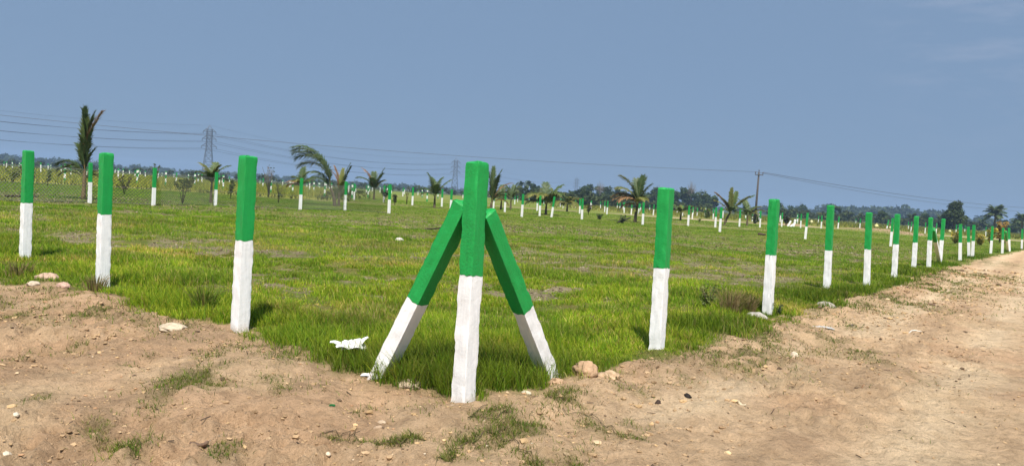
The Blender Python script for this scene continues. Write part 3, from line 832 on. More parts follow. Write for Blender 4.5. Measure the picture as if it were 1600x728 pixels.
tag(o, 'crumpled grey rag on the bare verge by the road', 'rag')
p = ground_pt(519, 639)
o = link('leaf_scrap', crumpled('leaf_scrap', .035, .03, .015, 15, (.01, .12, .03), 6), MAT_PAPER); o.location = (p.x, p.y, gz(p.x, p.y) + .01)
tag(o, 'tiny dark green scrap on the dirt before the left brace', 'scrap')
p = ground_pt(582, 588)
o = link('paint_spill', crumpled('paint_spill', .09, .07, .02, 25, (.78, .77, .74), 10), MAT_PAPER); o.location = (p.x - .04, p.y, gz(p.x, p.y) + .01)
tag(o, 'white lump of dried paint at the left brace foot', 'paint lump')

# runners of creeping grass: dark stolons
def runner(pts, lab):
    mb = MB(); P = []
    W2 = [ground_pt(*q) for q in pts]
    for i in range(len(W2) - 1):
        for k in range(6):
            t = k / 6; q = W2[i].lerp(W2[i + 1], t)
            x = q.x + random.uniform(-.03, .03); y = q.y + random.uniform(-.05, .05)
            P.append((x, y, gz(x, y) + .007 + random.uniform(0, .008)))
    mb.tube(P, .0024, 5, (.14, .11, .06))
    tag(mb.build('grass_runner', MAT_BARK, smooth=True), lab, 'runner')
runner([(500, 676), (540, 668), (575, 676), (600, 690), (635, 688), (665, 682)], 'dark wiry runner creeping left from the front grass tufts')
runner([(685, 728), (705, 708), (718, 694), (745, 684), (765, 675), (792, 668)], 'dark runner curving up between the two front grass tufts')
runner([(770, 676), (800, 688), (830, 704), (845, 722)], 'dark runner curving down from the brightest front grass tuft')
runner([(760, 640), (735, 660), (770, 655), (800, 650)], 'thin brown runner just before the corner post')
runner([(880, 650), (930, 656), (965, 670), (1010, 690)], 'thin brown runner trailing right from the front tufts')

# ------------------------------------------------------------------ posts
PH = 1.65; PWID = .122; SPLIT = .86
def post_shell(z0, z1, width, seed, detail, top_cap, bot_cap, name, taper=.03, full=PH):
    """a hand cast square post between two heights; returns a mesh"""
    ns = 7 if detail else 1
    nz = max(2, int((z1 - z0) / (.03 if detail else 10)) + 1)
    ring = []
    cr = .10                                              # corner rounding fraction
    for s in range(4):
        for k in range(ns):
            t = ((k / ns) * 2 - 1) if not detail else (-.95, -.6, -.2, .2, .6, .95, .999)[k]
            ring.append((s, t))
    zs = list(np.linspace(z0, z1, nz))
    V = []
    def place(px, py, z):
        k = 1 - taper * z / full
        x, y = px * width / 2 * k, py * width / 2 * k
        if detail:
            d = (fbm(np.array([z * 11 + px * 2 + seed]), np.array([py * 2.2 + seed * 2.3]), 3, seed) - .5)[0] * .016
            d += (vnoise(np.array([z * 30 + px * 5]), np.array([py * 5.5 + seed]), seed + 4) - .5)[0] * .006
            l = math.hypot(px, py) or 1
            x += px / l * d; y += py / l * d
        return x, y
    def ringpts(z, shrink=1.0):
        out = []
        for s, t in ring:
            if detail:
                a = abs(t)
                q = t
                inset = 1.0
                if a > .93: inset = 1 - (a - .93) * .6
                px, py = q, inset
            else:
                px, py = -1.0, 1.0
                px = t
            c, sn = ((1, 0), (0, 1), (-1, 0), (0, -1))[s]
            X, Y = px * c - (-py) * -sn * -1, 0
            # rotate (px, -py) by s*90
            bx, by = px, -py
            for _ in range(s): bx, by = -by, bx
            x, y = place(bx * shrink, by * shrink, z)
            out.append((x, y, z))
        return out
    for i, z in enumerate(zs):
        zz = z
        sh = 1.0
        V += ringpts(zz, sh)
    n = len(ring); Fq = []
    if top_cap and detail:
        # worn arris, slightly domed head
        wob = [random.uniform(-.010, .006) for _ in range(n)]
        base = len(V)
        r2 = ringpts(z1 + .010, .90); V += [(a, b, c + wob[i]) for i, (a, b, c) in enumerate(r2)]
        r3 = ringpts(z1 + .016, .45); V += [(a, b, c + wob[i] * .7) for i, (a, b, c) in enumerate(r3)]
        nz += 2
    for i in range(nz - 1):
        for k in range(n):
            k2 = (k + 1) % n
            Fq.append((i * n + k, i * n + k2, (i + 1) * n + k2, (i + 1) * n + k))
    me = bpy.data.meshes.new(name)
    faces = list(Fq)
    if top_cap: faces.append(tuple(range((nz - 1) * n, nz * n)))
    if bot_cap: faces.append(tuple(range(n - 1, -1, -1)))
    me.from_pydata(V, [], faces); me.update()
    if detail:
        me.polygons.foreach_set('use_smooth', np.full(len(faces), True, dtype=bool))
        me.set_sharp_from_angle(angle=rad(28))
    return me

def two_part(detail, seed, length=PH, split=SPLIT, sink=.12):
    lo = post_shell(-sink, split, PWID, seed, detail, False, True, 'lower_section', full=length)
    # ragged paint line: the green shell starts just proud of the white one
    up = post_shell(split, length, PWID + .003, seed, detail, True, True, 'upper_section', full=length)
    if detail:
        for me, zc in ((lo, split), (up, split)):
            for v in me.vertices:
                if abs(v.co.z - zc) < 1e-4:
                    v.co.z += .026 * (vnoise(np.array([v.co.x * 45 + seed]), np.array([v.co.y * 45]), seed)[0] - .5)
    lo.materials.append(MAT_WHITE); up.materials.append(MAT_GREEN)
    return lo, up

NEARM = [two_part(True, 3 + k, split=sp) for k, sp in enumerate([.88, .85, .90, .87, .855, .86, .77, .83])]
NEXT = [0]
MIDM = [two_part(False, 1, split=sp) for sp in (.86, .82, .89, .79)]
def far_post_mesh(bands, name):
    """single mesh, painted in bands: list of (z0, z1, material index)"""
    mb = MB(); w = PWID / 2
    for z0, z1, mi in bands:
        vs = [(-w, -w, z0), (w, -w, z0), (w, w, z0), (-w, w, z0), (-w, -w, z1), (w, -w, z1), (w, w, z1), (-w, w, z1)]
        fs = [(0, 1, 5, 4), (1, 2, 6, 5), (2, 3, 7, 6), (3, 0, 4, 7)]
        if z1 >= PH - .001: fs.append((4, 5, 6, 7))
        mb.add(vs, fs, (.8, .8, .8), mi)
    me = mb.mesh(name)
    me.materials.append(MAT_WHITE); me.materials.append(MAT_GREEN)
    me.polygons.foreach_set('material_index', np.array(mb.m, np.int32))
    return me
FARM = far_post_mesh([(-.1, SPLIT, 0), (SPLIT, PH, 1)], 'fence_post')
BANDM = far_post_mesh([(-.1, .38, 1), (.38, .80, 0), (.80, 1.22, 1), (1.22, 1.52, 0), (1.52, PH, 1)], 'fence_post')
WHITEM = far_post_mesh([(-.1, 1.3, 0), (1.3, PH, 1)], 'fence_post')

RZ = math.atan2(Rdir.y, Rdir.x)
def place_post(xb, yb, xt, yt, lab, group, near=False, banded=False, cat='post', jit=.06, exact=False):
    hp = math.hypot(xt - xb, yt - yb)
    if near:
        b = ground_pt(xb, yb); Y = b.y
        for _ in range(2):
            b = ground_pt(xb, yb, gz(b.x, b.y)); Y = b.y
    else:
        Y = F * PH / hp / 1.003
        b = at_depth(xb, yb, Y); b.z = gz(b.x, b.y) if Y < 90 else 0
    t = at_depth(xt, yt, Y)
    if not near: t.z = b.z + PH
    ht = t.z - b.z
    lean = math.atan2(t.x - b.x, ht)
    R = Matrix.Rotation(lean, 4, 'Y') @ Matrix.Rotation(RZ + random.uniform(-jit, jit), 4, 'Z')
    S = Matrix.Diagonal((1, 1, ht / PH, 1))
    Mx = Matrix.Translation(b) @ R @ S
    if hp > 26 and not banded:
        root = empty('fence_post')
        lo, up = NEARM[NEXT[0] % 8] if hp > 60 else MIDM[random.randrange(4)]
        NEXT[0] += 1
        for nm, me in (('lower_section', lo), ('upper_section', up)):
            o = bpy.data.objects.new(nm, me); COL.objects.link(o); o.parent = root
    else:
        root = bpy.data.objects.new('fence_post', BANDM if banded else FARM); COL.objects.link(root)
    root.matrix_world = Mx
    tag(root, lab, cat, group)
    return root, b, Y

ORD = ['first', 'second', 'third', 'fourth', 'fifth', 'sixth', 'seventh', 'eighth', 'ninth', 'tenth', 'eleventh', 'twelfth', 'thirteenth', 'fourteenth', 'fifteenth', 'sixteenth', 'seventeenth', 'eighteenth', 'nineteenth', 'twentieth']
G1 = 'green and white posts of the corner plot fence'
corner, cb, cY = place_post(724, 622, 746, 256, 'biggest green and white corner post, propped by two slanted braces', G1, near=True, jit=0)
corner.name = 'corner_post'
for i, (a, b, c, d) in enumerate([(375, 510, 388, 246), (160, 446, 166.5, 241), (39, 405, 44.5, 237)]):
    place_post(a, b, c, d, ['large green and white post, first left of the corner post', 'green and white post, second left of the corner post', 'leftmost big green and white post, third left of the corner post'][i], G1, near=True)
RIGHT = [(1026, 547, 1041, 296), (1199, 491, 1210, 313), (1292, 451, 1298, 322), (1354, 446, 1358, 333), (1397, 433, 1402.5, 335.5), (1427.5, 421, 1432.5, 338.5),
         (1451, 417, 1454.5, 340.5), (1468.5, 411, 1474.5, 342.5), (1500, 407, 1501, 350), (1514, 402, 1513, 354), (1519.5, 401, 1522, 351.5), (1548, 396, 1551, 353.5), (1566, 396, 1567.5, 356), (1577.5, 393, 1576.5, 356), (1596.5, 389, 1597.5, 358)]
rposts = []
for i, (a, b, c, d) in enumerate(RIGHT):
    q = place_post(a, b, c, d, 'green and white roadside post, %s to the right of the corner post' % ORD[i], G1, near=True)
    rposts.append(q)

def brace(base, top, width_dir, lab, length_split, seed, name='brace_post'):
    base = Vector(base); top = Vector(top)
    z = (top - base); ln = z.length; z.normalize()
    x = Vector(width_dir); x = (x - z * x.dot(z)).normalized(); y = z.cross(x)
    lo, up = two_part(True, seed, ln, ln * length_split, .10)
    root = empty(name)
    for nm, me in (('lower_section', lo), ('upper_section', up)):
        o = bpy.data.objects.new(nm, me); COL.objects.link(o); o.parent = root
    Mx = Matrix((x, y, z)).transposed().to_4x4(); Mx.translation = base
    root.matrix_world = Mx
    tag(root, lab, 'brace', 'slanted braces propping fence posts')
    return root
L3 = Vector((Ldir.x, Ldir.y, 0)); R3 = Vector((Rdir.x, Rdir.y, 0))
ctop = Vector((cb.x, cb.y, cb.z))
lean_x = 0.0
lb = ground_pt(592, 592); rb = ground_pt(861, 590)
brace((lb.x, lb.y, gz(lb.x, lb.y) - .02), ctop + L3 * .11 + Vector((0, 0, 1.36)), R3, 'slanted green and white brace leaning against the left side of the corner post', .47, 41)
brace((rb.x, rb.y, gz(rb.x, rb.y) - .02), ctop + R3 * .11 + Vector((.0, 0, 1.31)), L3, 'slanted green and white brace leaning against the right side of the corner post', .46, 47)
# the N shaped pair far along the road
b7, b8 = rposts[6][1], rposts[7][1]
brace((b8.x - .08, b8.y - .15, -.02), (b7.x + .06, b7.y + .05, 1.28), (0.8, -.6, 0), 'short slanted brace making an N with two far roadside posts', .70, 53)
b13, b14 = rposts[12][1], rposts[13][1]
brace((b14.x - .1, b14.y, 0), (b13.x + .15, b13.y + .1, 1.3), (0.8, -.6, 0), 'tiny slanted brace between two roadside posts near the right edge', .6, 59)

G2 = 'posts of the back fence with chain link'
BACK = [(140, 319, 141.5, 257), (239.5, 323, 242, 264), (336, 324, 338.5, 272), (469, 328, 471.5, 279), (538.5, 330, 541, 285), (607.5, 335, 609.5, 290)]
backpts = []
for i, (a, b, c, d) in enumerate(BACK):
    q = place_post(a, b, c, d, 'green and white back fence post, %s from left along the chain link' % ORD[i], G2)
    backpts.append(q[1])

G3 = 'green and white posts scattered over the far plots'
MID = [(553, 313.5, 554.2, 288), (599.5, 317, 601, 291), (644, 323, 645.5, 295), (690, 325, 691.5, 298), (704, 331, 706, 297),
       (771, 327, 772.5, 303), (788.5, 334, 790, 305), (815, 341.5, 817.5, 306), (804, 322, 804.6, 308), (808.5, 319, 809, 309), (826.5, 318, 827, 309), (839, 332, 840, 309), (843, 339.6, 844.5, 307.6),
       (861.5, 342, 866.5, 309.5), (880, 327, 880.8, 311), (905.5, 336, 906.5, 313), (909, 344, 910.5, 311), (924, 326, 924.5, 316), (938, 328, 938.5, 317), (944.5, 334, 945.3, 317), (948, 337, 949.8, 316),
       (964, 328, 965, 318), (968, 331, 969, 319), (975, 334.5, 976, 318), (986, 338, 987.5, 319.6), (1004, 353, 1005.8, 318), (1015, 330, 1015.5, 321), (1020.5, 339, 1022, 322),
       (1075, 353, 1077.3, 321.5), (1081.5, 344, 1083, 325), (1089, 340, 1090, 326), (1101, 341, 1102, 328), (1109, 338, 1109.5, 328), (1114, 344.6, 1115, 328), (1117.5, 356, 1119.3, 325), (1124.5, 364, 1127.5, 325.6),
       (1155, 357, 1156.8, 330), (1175, 350, 1176, 334), (1187, 358.5, 1188.7, 332.5), (1221, 358, 1222.5, 336), (1246, 351, 1247, 336), (1250.5, 360, 1252, 338), (1258, 376, 1262, 335), (1278, 354, 1279, 342), (1282.5, 361.6, 1284.2, 341),
       (1309, 361, 1311, 341), (1337, 352, 1337.5, 344), (1343, 360, 1344.6, 344), (1384, 366, 1388.5, 347), (1391.5, 386, 1395, 342), (1419, 362, 1419.5, 349), (1423, 365, 1424.5, 349), (1445.5, 362, 1447, 345), (1462, 371, 1463.5, 353), (1493, 370, 1494.5, 354), (1507, 366, 1508, 355), (1540, 370, 1541, 355)]
ZONES = [(0, 730, 'between back fence and corner post'), (760, 920, 'behind the right brace, before the orange palm'), (920, 1012, 'around the orange palm'), (1012, 1110, 'just right of the first roadside post'), (1110, 1195, 'around the utility pole'),
         (1195, 1290, 'between second and third roadside posts'), (1290, 1365, 'between third and fourth roadside posts'), (1365, 1500, 'around the fifth to eighth roadside posts'), (1500, 1600, 'behind the last roadside posts')]
for z0, z1, zn in ZONES:
    S = sorted([m for m in MID if z0 <= m[0] < z1])
    for i, (a, b, c, d) in enumerate(S):
        place_post(a, b, c, d, 'small post, %s from left, %s' % (ORD[i], zn), G3)
G4 = 'green and white banded posts in the yellow crop'
BAND = [(101, 283, 102, 254), (214, 287, 214.8, 264), (258.5, 290, 259.5, 268), (304, 291, 305, 271), (348.5, 296, 349.7, 273), (423, 303, 424, 280), (457, 303, 458, 281), (490, 304, 490.7, 287), (507, 307, 508.4, 284), (550, 309, 550.8, 287), (575, 306, 576, 287), (667, 317, 668, 297)]
for i, (a, b, c, d) in enumerate(BAND):
    place_post(a, b, c, d, 'thin banded green and white post in the yellow crop, %s from left' % ORD[i], G4, banded=True)
# rows of tiny posts toward the horizon
G5 = 'tiny white posts near the horizon'
def tiny(x, y, me):
    o = bpy.data.objects.new('fence_post', me); COL.objects.link(o)
    o.location = (x, y, 0); o.rotation_euler = (rad(random.uniform(-2, 2)), rad(random.uniform(-2.5, 2.5)), RZ + random.uniform(-.2, .2))
    o.scale = (1.15, 1.15, random.uniform(.92, 1.08))
    tag(o, 'tiny white topped post in far rows near the left horizon' if x < 0 else 'tiny white topped post in far rows left of the pole', 'post', G5 if x < 0 else 'tiny white posts at mid horizon')
tiny_n = 0
for (x0, y0, x1, y1, sp) in [(-118, 150, -30, 168, 2.7), (-150, 205, -40, 228, 4.0), (-95, 112, -52, 140, 3.3), (-62, 118, -12, 150, 3.6), (-48, 190, -8, 215, 3.4), (6, 150, 44, 170, 3.8), (20, 118, 56, 140, 4.6)]:
    n = int(math.hypot(x1 - x0, y1 - y0) / sp)
    for k in range(n):
        if random.random() < .12: continue
        t = k / n
        tiny(x0 + (x1 - x0) * t + random.uniform(-.5, .5), y0 + (y1 - y0) * t + random.uniform(-1.5, 1.5), random.choice([FARM, WHITEM, WHITEM, BANDM]))

# broken white posts lying together beyond the second roadside post
def broken(px, d, ln, lean, rz, lab):
    p = at_depth(px, 352, d)
    o = bpy.data.objects.new('broken_post', FARM); COL.objects.link(o)
    o.location = (p.x, p.y, .05); o.rotation_euler = (0, lean, rz); o.scale = (1.3, 1.3, ln)
    tag(o, lab, 'post', 'broken posts in the far plot')
me_bw = far_post_mesh([(-.1, PH, 0)], 'broken_post')
for px, d, ln, lean, lab in [(1231, 92, .7, .5, 'broken white post leaning right in the heap of posts'), (1235, 91, .75, .95, 'fallen white post lying lowest in the heap of posts'), (1240, 93, .6, .2, 'short white stump standing in the heap of posts')]:
    p = at_depth(px, 352, d)
    o = bpy.data.objects.new('broken_post', me_bw); COL.objects.link(o)
    o.location = (p.x, p.y, gz(p.x, p.y)); o.rotation_euler = (0, lean, .3); o.scale = (1.2, 1.2, ln * .7)
    tag(o, lab, 'post', 'broken posts in the far plot')

# ------------------------------------------------------------------ chain link mesh
def chain_link():
    P = [Vector((p.x, p.y)) for p in backpts]
    d0 = (P[2] - P[0]).normalized()
    P = [P[0] - d0 * 9] + P
    off = Vector((-d0.y, d0.x)) * .08
    P = [q + off for q in P]
    seg = [0]
    for a, b in zip(P, P[1:]): seg.append(seg[-1] + (b - a).length)
    tot = seg[-1]
    def at(s):
        s = min(max(s, 0), tot)
        for i in range(len(seg) - 1):
            if s <= seg[i + 1] + 1e-9:
                t = (s - seg[i]) / (seg[i + 1] - seg[i]); return P[i].lerp(P[i + 1], t)
        return P[-1]
    mb = MB(); Hm = 1.35; pitch = .14; r = .011
    n = int(tot / pitch)
    for sgn in (1, -1):
        for k in range(-int(Hm / pitch), n + int(Hm / pitch)):
            s0 = k * pitch
            pts = []
            for j in range(4):
                z = Hm * j / 3; s = s0 + sgn * z
                if s < 0 or s > tot: continue
                q = at(s); pts.append((q.x, q.y, z + .03))
            if len(pts) > 1: mb.tube(pts, r if sgn > 0 else r * .5, 3, (.035, .045, .025), cap=False)
    for z in (.05, .72, Hm + .02):
        pts = []
        for k in range(80):
            q = at(tot * k / 79); pts.append((q.x, q.y, z))
        mb.tube(pts, .006, 4, (.2, .2, .19))
    tag(mb.build('chain_link_fence', MAT_STEEL), 'sagging grey chain link mesh along the back fence posts', 'fence')
chain_link()

# ------------------------------------------------------------------ palms
def frond_mesh(L, e0, droop, leaf, n, seed, green=(.05, .09, .02), tip=(.13, .14, .04), narrow=1.0, wleaf=.045, name='frond'):
    rs = random.Random(seed)
    mb = MB()
    K = 16; pts = []; p = Vector((0, 0, 0)); tang = []
    for k in range(K + 1):
        t = k / K
        a = e0 - droop * t ** 1.4
        d = Vector((math.cos(a), 0, math.sin(a)))
        pts.append(p.copy()); tang.append(d)
        p = p + d * (L / K)
    mb.tube(pts, [.022 * (1 - .85 * k / K) + .003 for k in range(K + 1)], 5, (.14, .14, .05))
    for i in range(n):
        t = .14 + .86 * (i + rs.random() * .6) / n
        f = min(t, .999) * K; k = int(f); fr = f - k
        c = pts[k].lerp(pts[k + 1], fr); d = tang[k]
        prof = (math.sin(PI * min(1, t * .86 + .12)) ** .6)
        l = leaf * (.35 + .75 * prof) * rs.uniform(.8, 1.15)
        nrm = Vector((-d.z, 0, d.x))
        for s in (-1, 1):
            fw = .6 + .5 * t + rs.uniform(-.08, .08)
            dr = (d * fw + Vector((0, s * .95 * narrow, 0)) + nrm * rs.uniform(.0, .2) - Vector((0, 0, .18 * rs.random()))).normalized()
            w = wleaf * rs.uniform(.7, 1.15)
            m1 = c + dr * l * .5; tp = c + dr * l + Vector((0, 0, -l * rs.uniform(.12, .42)))
            side = dr.cross(nrm); side = side.normalized() if side.length > .01 else Vector((1, 0, 0))
            side = (side + nrm * rs.uniform(-.3, .3)).normalized()
            k2 = rs.uniform(.75, 1.3); g2 = tuple(q * k2 for q in green); tt = tuple(q * k2 for q in tip)
            mb.add([c - side * w * .35, c + side * w * .35, m1 - side * w * .5, m1 + side * w * .5, tp], [(0, 1, 3, 2), (2, 3, 4)], [g2, g2, g2, g2, tt])
    return mb.mesh(name)

GR = dict(green=(.075, .12, .026), tip=(.15, .16, .045))
YG = dict(green=(.15, .17, .032), tip=(.27, .22, .07))
DRY = dict(green=(.30, .17, .08), tip=(.42, .26, .13))
DK = dict(green=(.058, .096, .026), tip=(.12, .135, .04))
pal_seed = [500]
def palm(px, py, d, th, tr, fronds, lab, group='young coconut palms in the field', lean=0.0, bark=(.13, .10, .065), leafl=.46, nl=46, wleaf=.055, narrow=1.0, cat='palm tree', ground=True):
    p = at_depth(px, py, d); z = gz(p.x, p.y) if d < 120 else 0
    root = empty('palm_tree', (p.x, p.y, z))
    tag(root, lab, cat, group)
    mb = MB(); pts = []; rr = []
    K = 7
    for k in range(K + 1):
        t = k / K
        pts.append((lean * t * t, .02 * math.sin(t * 4 + px), -.1 + (th + .1) * t)); rr.append(tr * (1.35 - .75 * t + .1 * (k % 2)))
    mb.tube(pts, rr, 8, bark)
    mb.build('trunk', MAT_BARK, root, True)
    for fr in fronds:
        (az, L, e0, dr, kind), zoff = fr[:5], (fr[5] if len(fr) > 5 else 0)
        pal_seed[0] += 1
        cd = {'g': GR, 'y': YG, 'd': DRY, 'k': DK}[kind]
        me = frond_mesh(L, rad(e0), rad(dr), leafl * min(1.15, .55 + L / 5.5), int(nl * (.6 + L / 6)), pal_seed[0], narrow=narrow, wleaf=wleaf, **cd)
        o = link('frond', me, MAT_PALM, root)
        o.location = (lean, .02 * math.sin(4 + px), th - .03 + zoff)
        o.rotation_euler = (rad(random.uniform(-10, 10) * min(1, narrow)), 0, rad(az))
    return root

def rnd_fronds(n, L, e, dr, kinds='ggyg', seed=0, bias=None):
    rs = random.Random(seed); out = []
    for i in range(n):
        az = 360 * i / n + rs.uniform(-25, 25)
        out.append((az, L * rs.uniform(.75, 1.15), e + rs.uniform(-22, 18), dr * rs.uniform(.6, 1.4), rs.choice(kinds)))
    return out

palm(130.5, 311, 34, 1.9, .075, [(175, 2.25, 92, 12, 'g'), (180, 2.15, 95, 22, 'k'), (100, 2.0, 89, 8, 'k'), (20, 2.1, 88, 18, 'k'), (10, 2.25, 84, 30, 'd'), (280, 1.7, 88, 10, 'g'), (60, 1.9, 88, 16, 'k'),
      (200, 1.5, 88, 20, 'k', -.5), (10, 1.7, 88, 18, 'g', -.45), (120, 1.6, 88, 14, 'k', -.5), (300, 1.4, 86, 20, 'k', -.6), (170, 1.3, 80, 30, 'g', -.6), (15, 1.3, 84, 30, 'k', -.8), (190, 1.2, 84, 30, 'k', -.85),
      (178, 1.45, 60, 95, 'k', -.8), (186, 1.25, 48, 90, 'k', -.85), (172, 1.1, 66, 90, 'g', -.9), (200, 1.0, 40, 80, 'k', -.9), (5, .95, 60, 80, 'y', -1.0), (350, .8, 50, 90, 'y', -1.0)],
     'tallest upright tied palm between two posts at far left', narrow=.36, leafl=.66, nl=50, wleaf=.05, bark=(.20, .14, .07))
palm(329.5, 316, 40, 1.1, .07, [(176, 1.3, 78, 58, 'y'), (184, 1.1, 64, 80, 'g'), (170, .95, 50, 80, 'k'), (8, 1.4, 72, 62, 'g'), (352, 1.1, 80, 40, 'y'), (20, .9, 50, 85, 'k'), (95, 1.2, 84, 40, 'g'), (265, .9, 76, 80, 'g')], 'small palm just left of the third chain link post', wleaf=.065, leafl=.48)
palm(470, 316, 62, 1.1, .08, [(175, 1.4, 50, 95, 'd'), (160, 1.5, 70, 90, 'g'), (80, 1.7, 85, 30, 'k'), (30, 1.4, 65, 70, 'k'), (250, 1.2, 60, 90, 'y'), (185, 1.3, 30, 80, 'd'), (330, 1.2, 60, 80, 'g')], 'pale brown tipped palm behind the fourth chain link post', nl=46, leafl=.62, wleaf=.075)
palm(523, 322, 50, 1.2, .10, [(178, 4.35, 86, 110, 'g'), (180, 4.2, 85, 113, 'g'), (176, 4.0, 84, 114, 'k'), (181, 3.8, 83, 118, 'g'), (184, 3.2, 80, 124, 'y'), (180, 2.3, 70, 120, 'g'), (190, 1.9, 60, 120, 'k')], 'palm with one huge frond arching left over the chain link', lean=-.35, leafl=.82, nl=60, wleaf=.055)
palm(529, 323, 50.6, .9, .08, [(20, 2.2, 80, 20, 'g'), (345, 2.0, 72, 10, 'k'), (160, 1.9, 84, 30, 'd'), (175, 1.8, 86, 60, 'd'), (90, 1.7, 86, 20, 'y'), (300, 1.2, 70, 60, 'y'), (200, 1.0, 60, 80, 'y')], 'ragged palm with a dead brown tip beside the arching palm', narrow=.5)
palm(584, 311, 86, 1.1, .10, [(178, 2.9, 78, 50, 'd'), (185, 2.7, 66, 85, 'g'), (5, 2.8, 76, 20, 'k'), (350, 2.2, 80, 30, 'g'), (90, 2.2, 85, 30, 'k'), (160, 2.0, 80, 45, 'g'), (270, 1.8, 78, 60, 'g'), (30, 1.8, 70, 60, 'y')], 'V shaped palm left of the sixth chain link post', nl=50, leafl=.75, wleaf=.085)
palm(678.5, 325, 64, 1.0, .09, [(172, 2.1, 84, 35, 'k'), (180, 1.7, 58, 100, 'k'), (8, 2.0, 64, 35, 'g'), (40, 1.9, 80, 40, 'k'), (120, 1.8, 85, 50, 'g'), (280, 1.5, 75, 70, 'g'), (190, 1.3, 40, 90, 'k')], 'dark palm just left of the left brace top', nl=46, leafl=.62, wleaf=.075)
palm(767, 330, 54, .9, .10, [(90, 2.6, 88, 12, 'k'), (20, 2.5, 84, 25, 'k'), (170, 2.5, 86, 14, 'k'), (300, 2.1, 82, 30, 'k'), (10, 2.1, 72, 60, 'd'), (340, 1.7, 66, 90, 'k'), (0, 1.6, 60, 110, 'y'), (355, 1.4, 40, 110, 'd')], 'dark upright palm half hidden behind the corner post', narrow=.5, leafl=.55, nl=50)
palm(783, 321, 76, .9, .09, [(170, 1.7, 70, 80, 'k'), (10, 1.7, 70, 70, 'k'), (80, 1.8, 84, 40, 'k'), (200, 1.5, 60, 90, 'd'), (330, 1.4, 60, 90, 'k'), (120, 1.5, 80, 60, 'g'), (260, 1.2, 50, 90, 'k')], 'dark bushy palm just right of the corner post', wleaf=.08, leafl=.6)
palm(798, 321, 82, 1.1, .09, [(160, 1.8, 80, 40, 'k'), (20, 2.0, 76, 15, 'k'), (90, 1.7, 85, 30, 'k'), (330, 1.4, 70, 70, 'k'), (200, 1.3, 60, 80, 'k')], 'dark narrow palm right of the bushy palm near corner post', wleaf=.08, leafl=.55)
palm(852.5, 337, 66, .95, .10, rnd_fronds(9, 2.3, 64, 85, 'gygy', 3) + [(180, 2.2, 45, 85, 'y'), (190, 2.0, 30, 75, 'y'), (15, 2.3, 70, 40, 'g'), (90, 2.2, 80, 40, 'k')], 'bushy yellow green palm just left of the leaning post', nl=50, leafl=.7, wleaf=.085)
palm(886, 328, 92, .9, .10, rnd_fronds(8, 2.0, 55, 85, 'yygy', 5) + [(180, 2.2, 60, 80, 'k'), (10, 2.4, 50, 80, 'y')], 'wide yellowing palm behind and right of the leaning post', nl=46, leafl=.7, wleaf=.1)
palm(992, 348, 61, 1.5, .11, [(178, 2.9, 80, 62, 'y'), (186, 2.6, 66, 90, 'y'), (172, 2.4, 52, 95, 'd'), (182, 2.2, 40, 80, 'd'), (15, 2.3, 82, 20, 'k'), (40, 2.4, 86, 15, 'k'), (345, 2.0, 74, 35, 'k'), (90, 2.2, 84, 30, 'k'), (200, 2.0, 45, 100, 'd'), (150, 1.9, 60, 90, 'g'), (290, 1.6, 60, 110, 'y'), (185, 1.6, 10, 70, 'd')], 'tall orange tinged palm with fronds blown left', lean=.12, nl=52, leafl=.7, wleaf=.075)
palm(1063, 346, 82, .8, .10, rnd_fronds(9, 1.9, 62, 90, 'gkky', 8), 'bushy dark palm just right of the first roadside post', nl=40, leafl=.5)
palm(1132, 352, 72, 1.25, .11, [(177, 2.5, 66, 38, 'd'), (172, 2.0, 52, 40, 'y'), (186, 1.7, 74, 45, 'g'), (30, 2.5, 84, 8, 'y'), (55, 2.2, 78, 12, 'g'), (3, 2.9, 54, 34, 'g'), (352, 2.5, 62, 40, 'y'), (8, 2.2, 36, 75, 'k'), (355, 1.9, 26, 90, 'k'), (200, 1.4, 40, 85, 'g'), (270, 1.5, 58, 80, 'k')], 'sparse spiky palm with spread fronds left of the utility pole', lean=.45, nl=46, leafl=.52, wleaf=.10)
palm(1167, 354, 80, 1.0, .10, [(172, 2.2, 74, 42, 'g'), (180, 2.0, 60, 85, 'k'), (190, 1.6, 44, 90, 'g'), (5, 2.0, 52, 75, 'y'), (350, 1.8, 66, 60, 'y'), (20, 1.8, 70, 70, 'k'), (90, 1.8, 84, 30, 'g'), (200, 1.4, 50, 90, 'k'), (330, 1.6, 46, 100, 'y')], 'drooping palm beside the foot of the utility pole', nl=44, leafl=.62, wleaf=.10)
palm(1092, 351, 78, .12, .05, [(170, .7, 60, 60, 'y'), (20, .7, 60, 60, 'y'), (90, .6, 80, 40, 'y'), (280, .6, 60, 60, 'y'), (0, .5, 30, 50, 'y')], 'tiny bright yellow palm seedling left of the spiky palm', nl=22, leafl=.25)
# tall far palms at the right
FP = 'far tall palms on the horizon'
palm(1553, 360, 215, 5.6, .26, [(k * 137.5 % 360, 3.1, 84 - 5.6 * k, 48, 'kkg'[k % 3]) for k in range(18)], 'tall feathery coconut palm at far right horizon', FP, nl=34, leafl=1.1, wleaf=.26)
palm(1596, 362, 230, 4.6, .26, [(k * 137.5 % 360, 2.8, 84 - 6.5 * k, 50, 'k') for k in range(15)], 'coconut palm cut by the right edge of the view', FP, nl=30, leafl=1.1, wleaf=.26)
palm(1424, 352, 260, 3.0, .2, [(k * 137.5 % 360, 2.2, 84 - 8 * k, 45, 'k') for k in range(12)], 'small dark palm on the horizon above the sixth roadside post', FP, nl=26, leafl=.9, wleaf=.30)
palm(1469, 355, 260, 3.2, .2, [(k * 137.5 % 360, 2.3, 84 - 8 * k, 45, 'k') for k in range(12)], 'palm just left of the big round tree', FP, nl=26, leafl=.9, wleaf=.30)
palm(1533, 359, 300, 3.2, .25, [(k * 137.5 % 360, 2.4, 84 - 8 * k, 45, 'k') for k in range(12)], 'dark palm left of the tall feathery palm', FP, nl=26, leafl=.9, wleaf=.30)
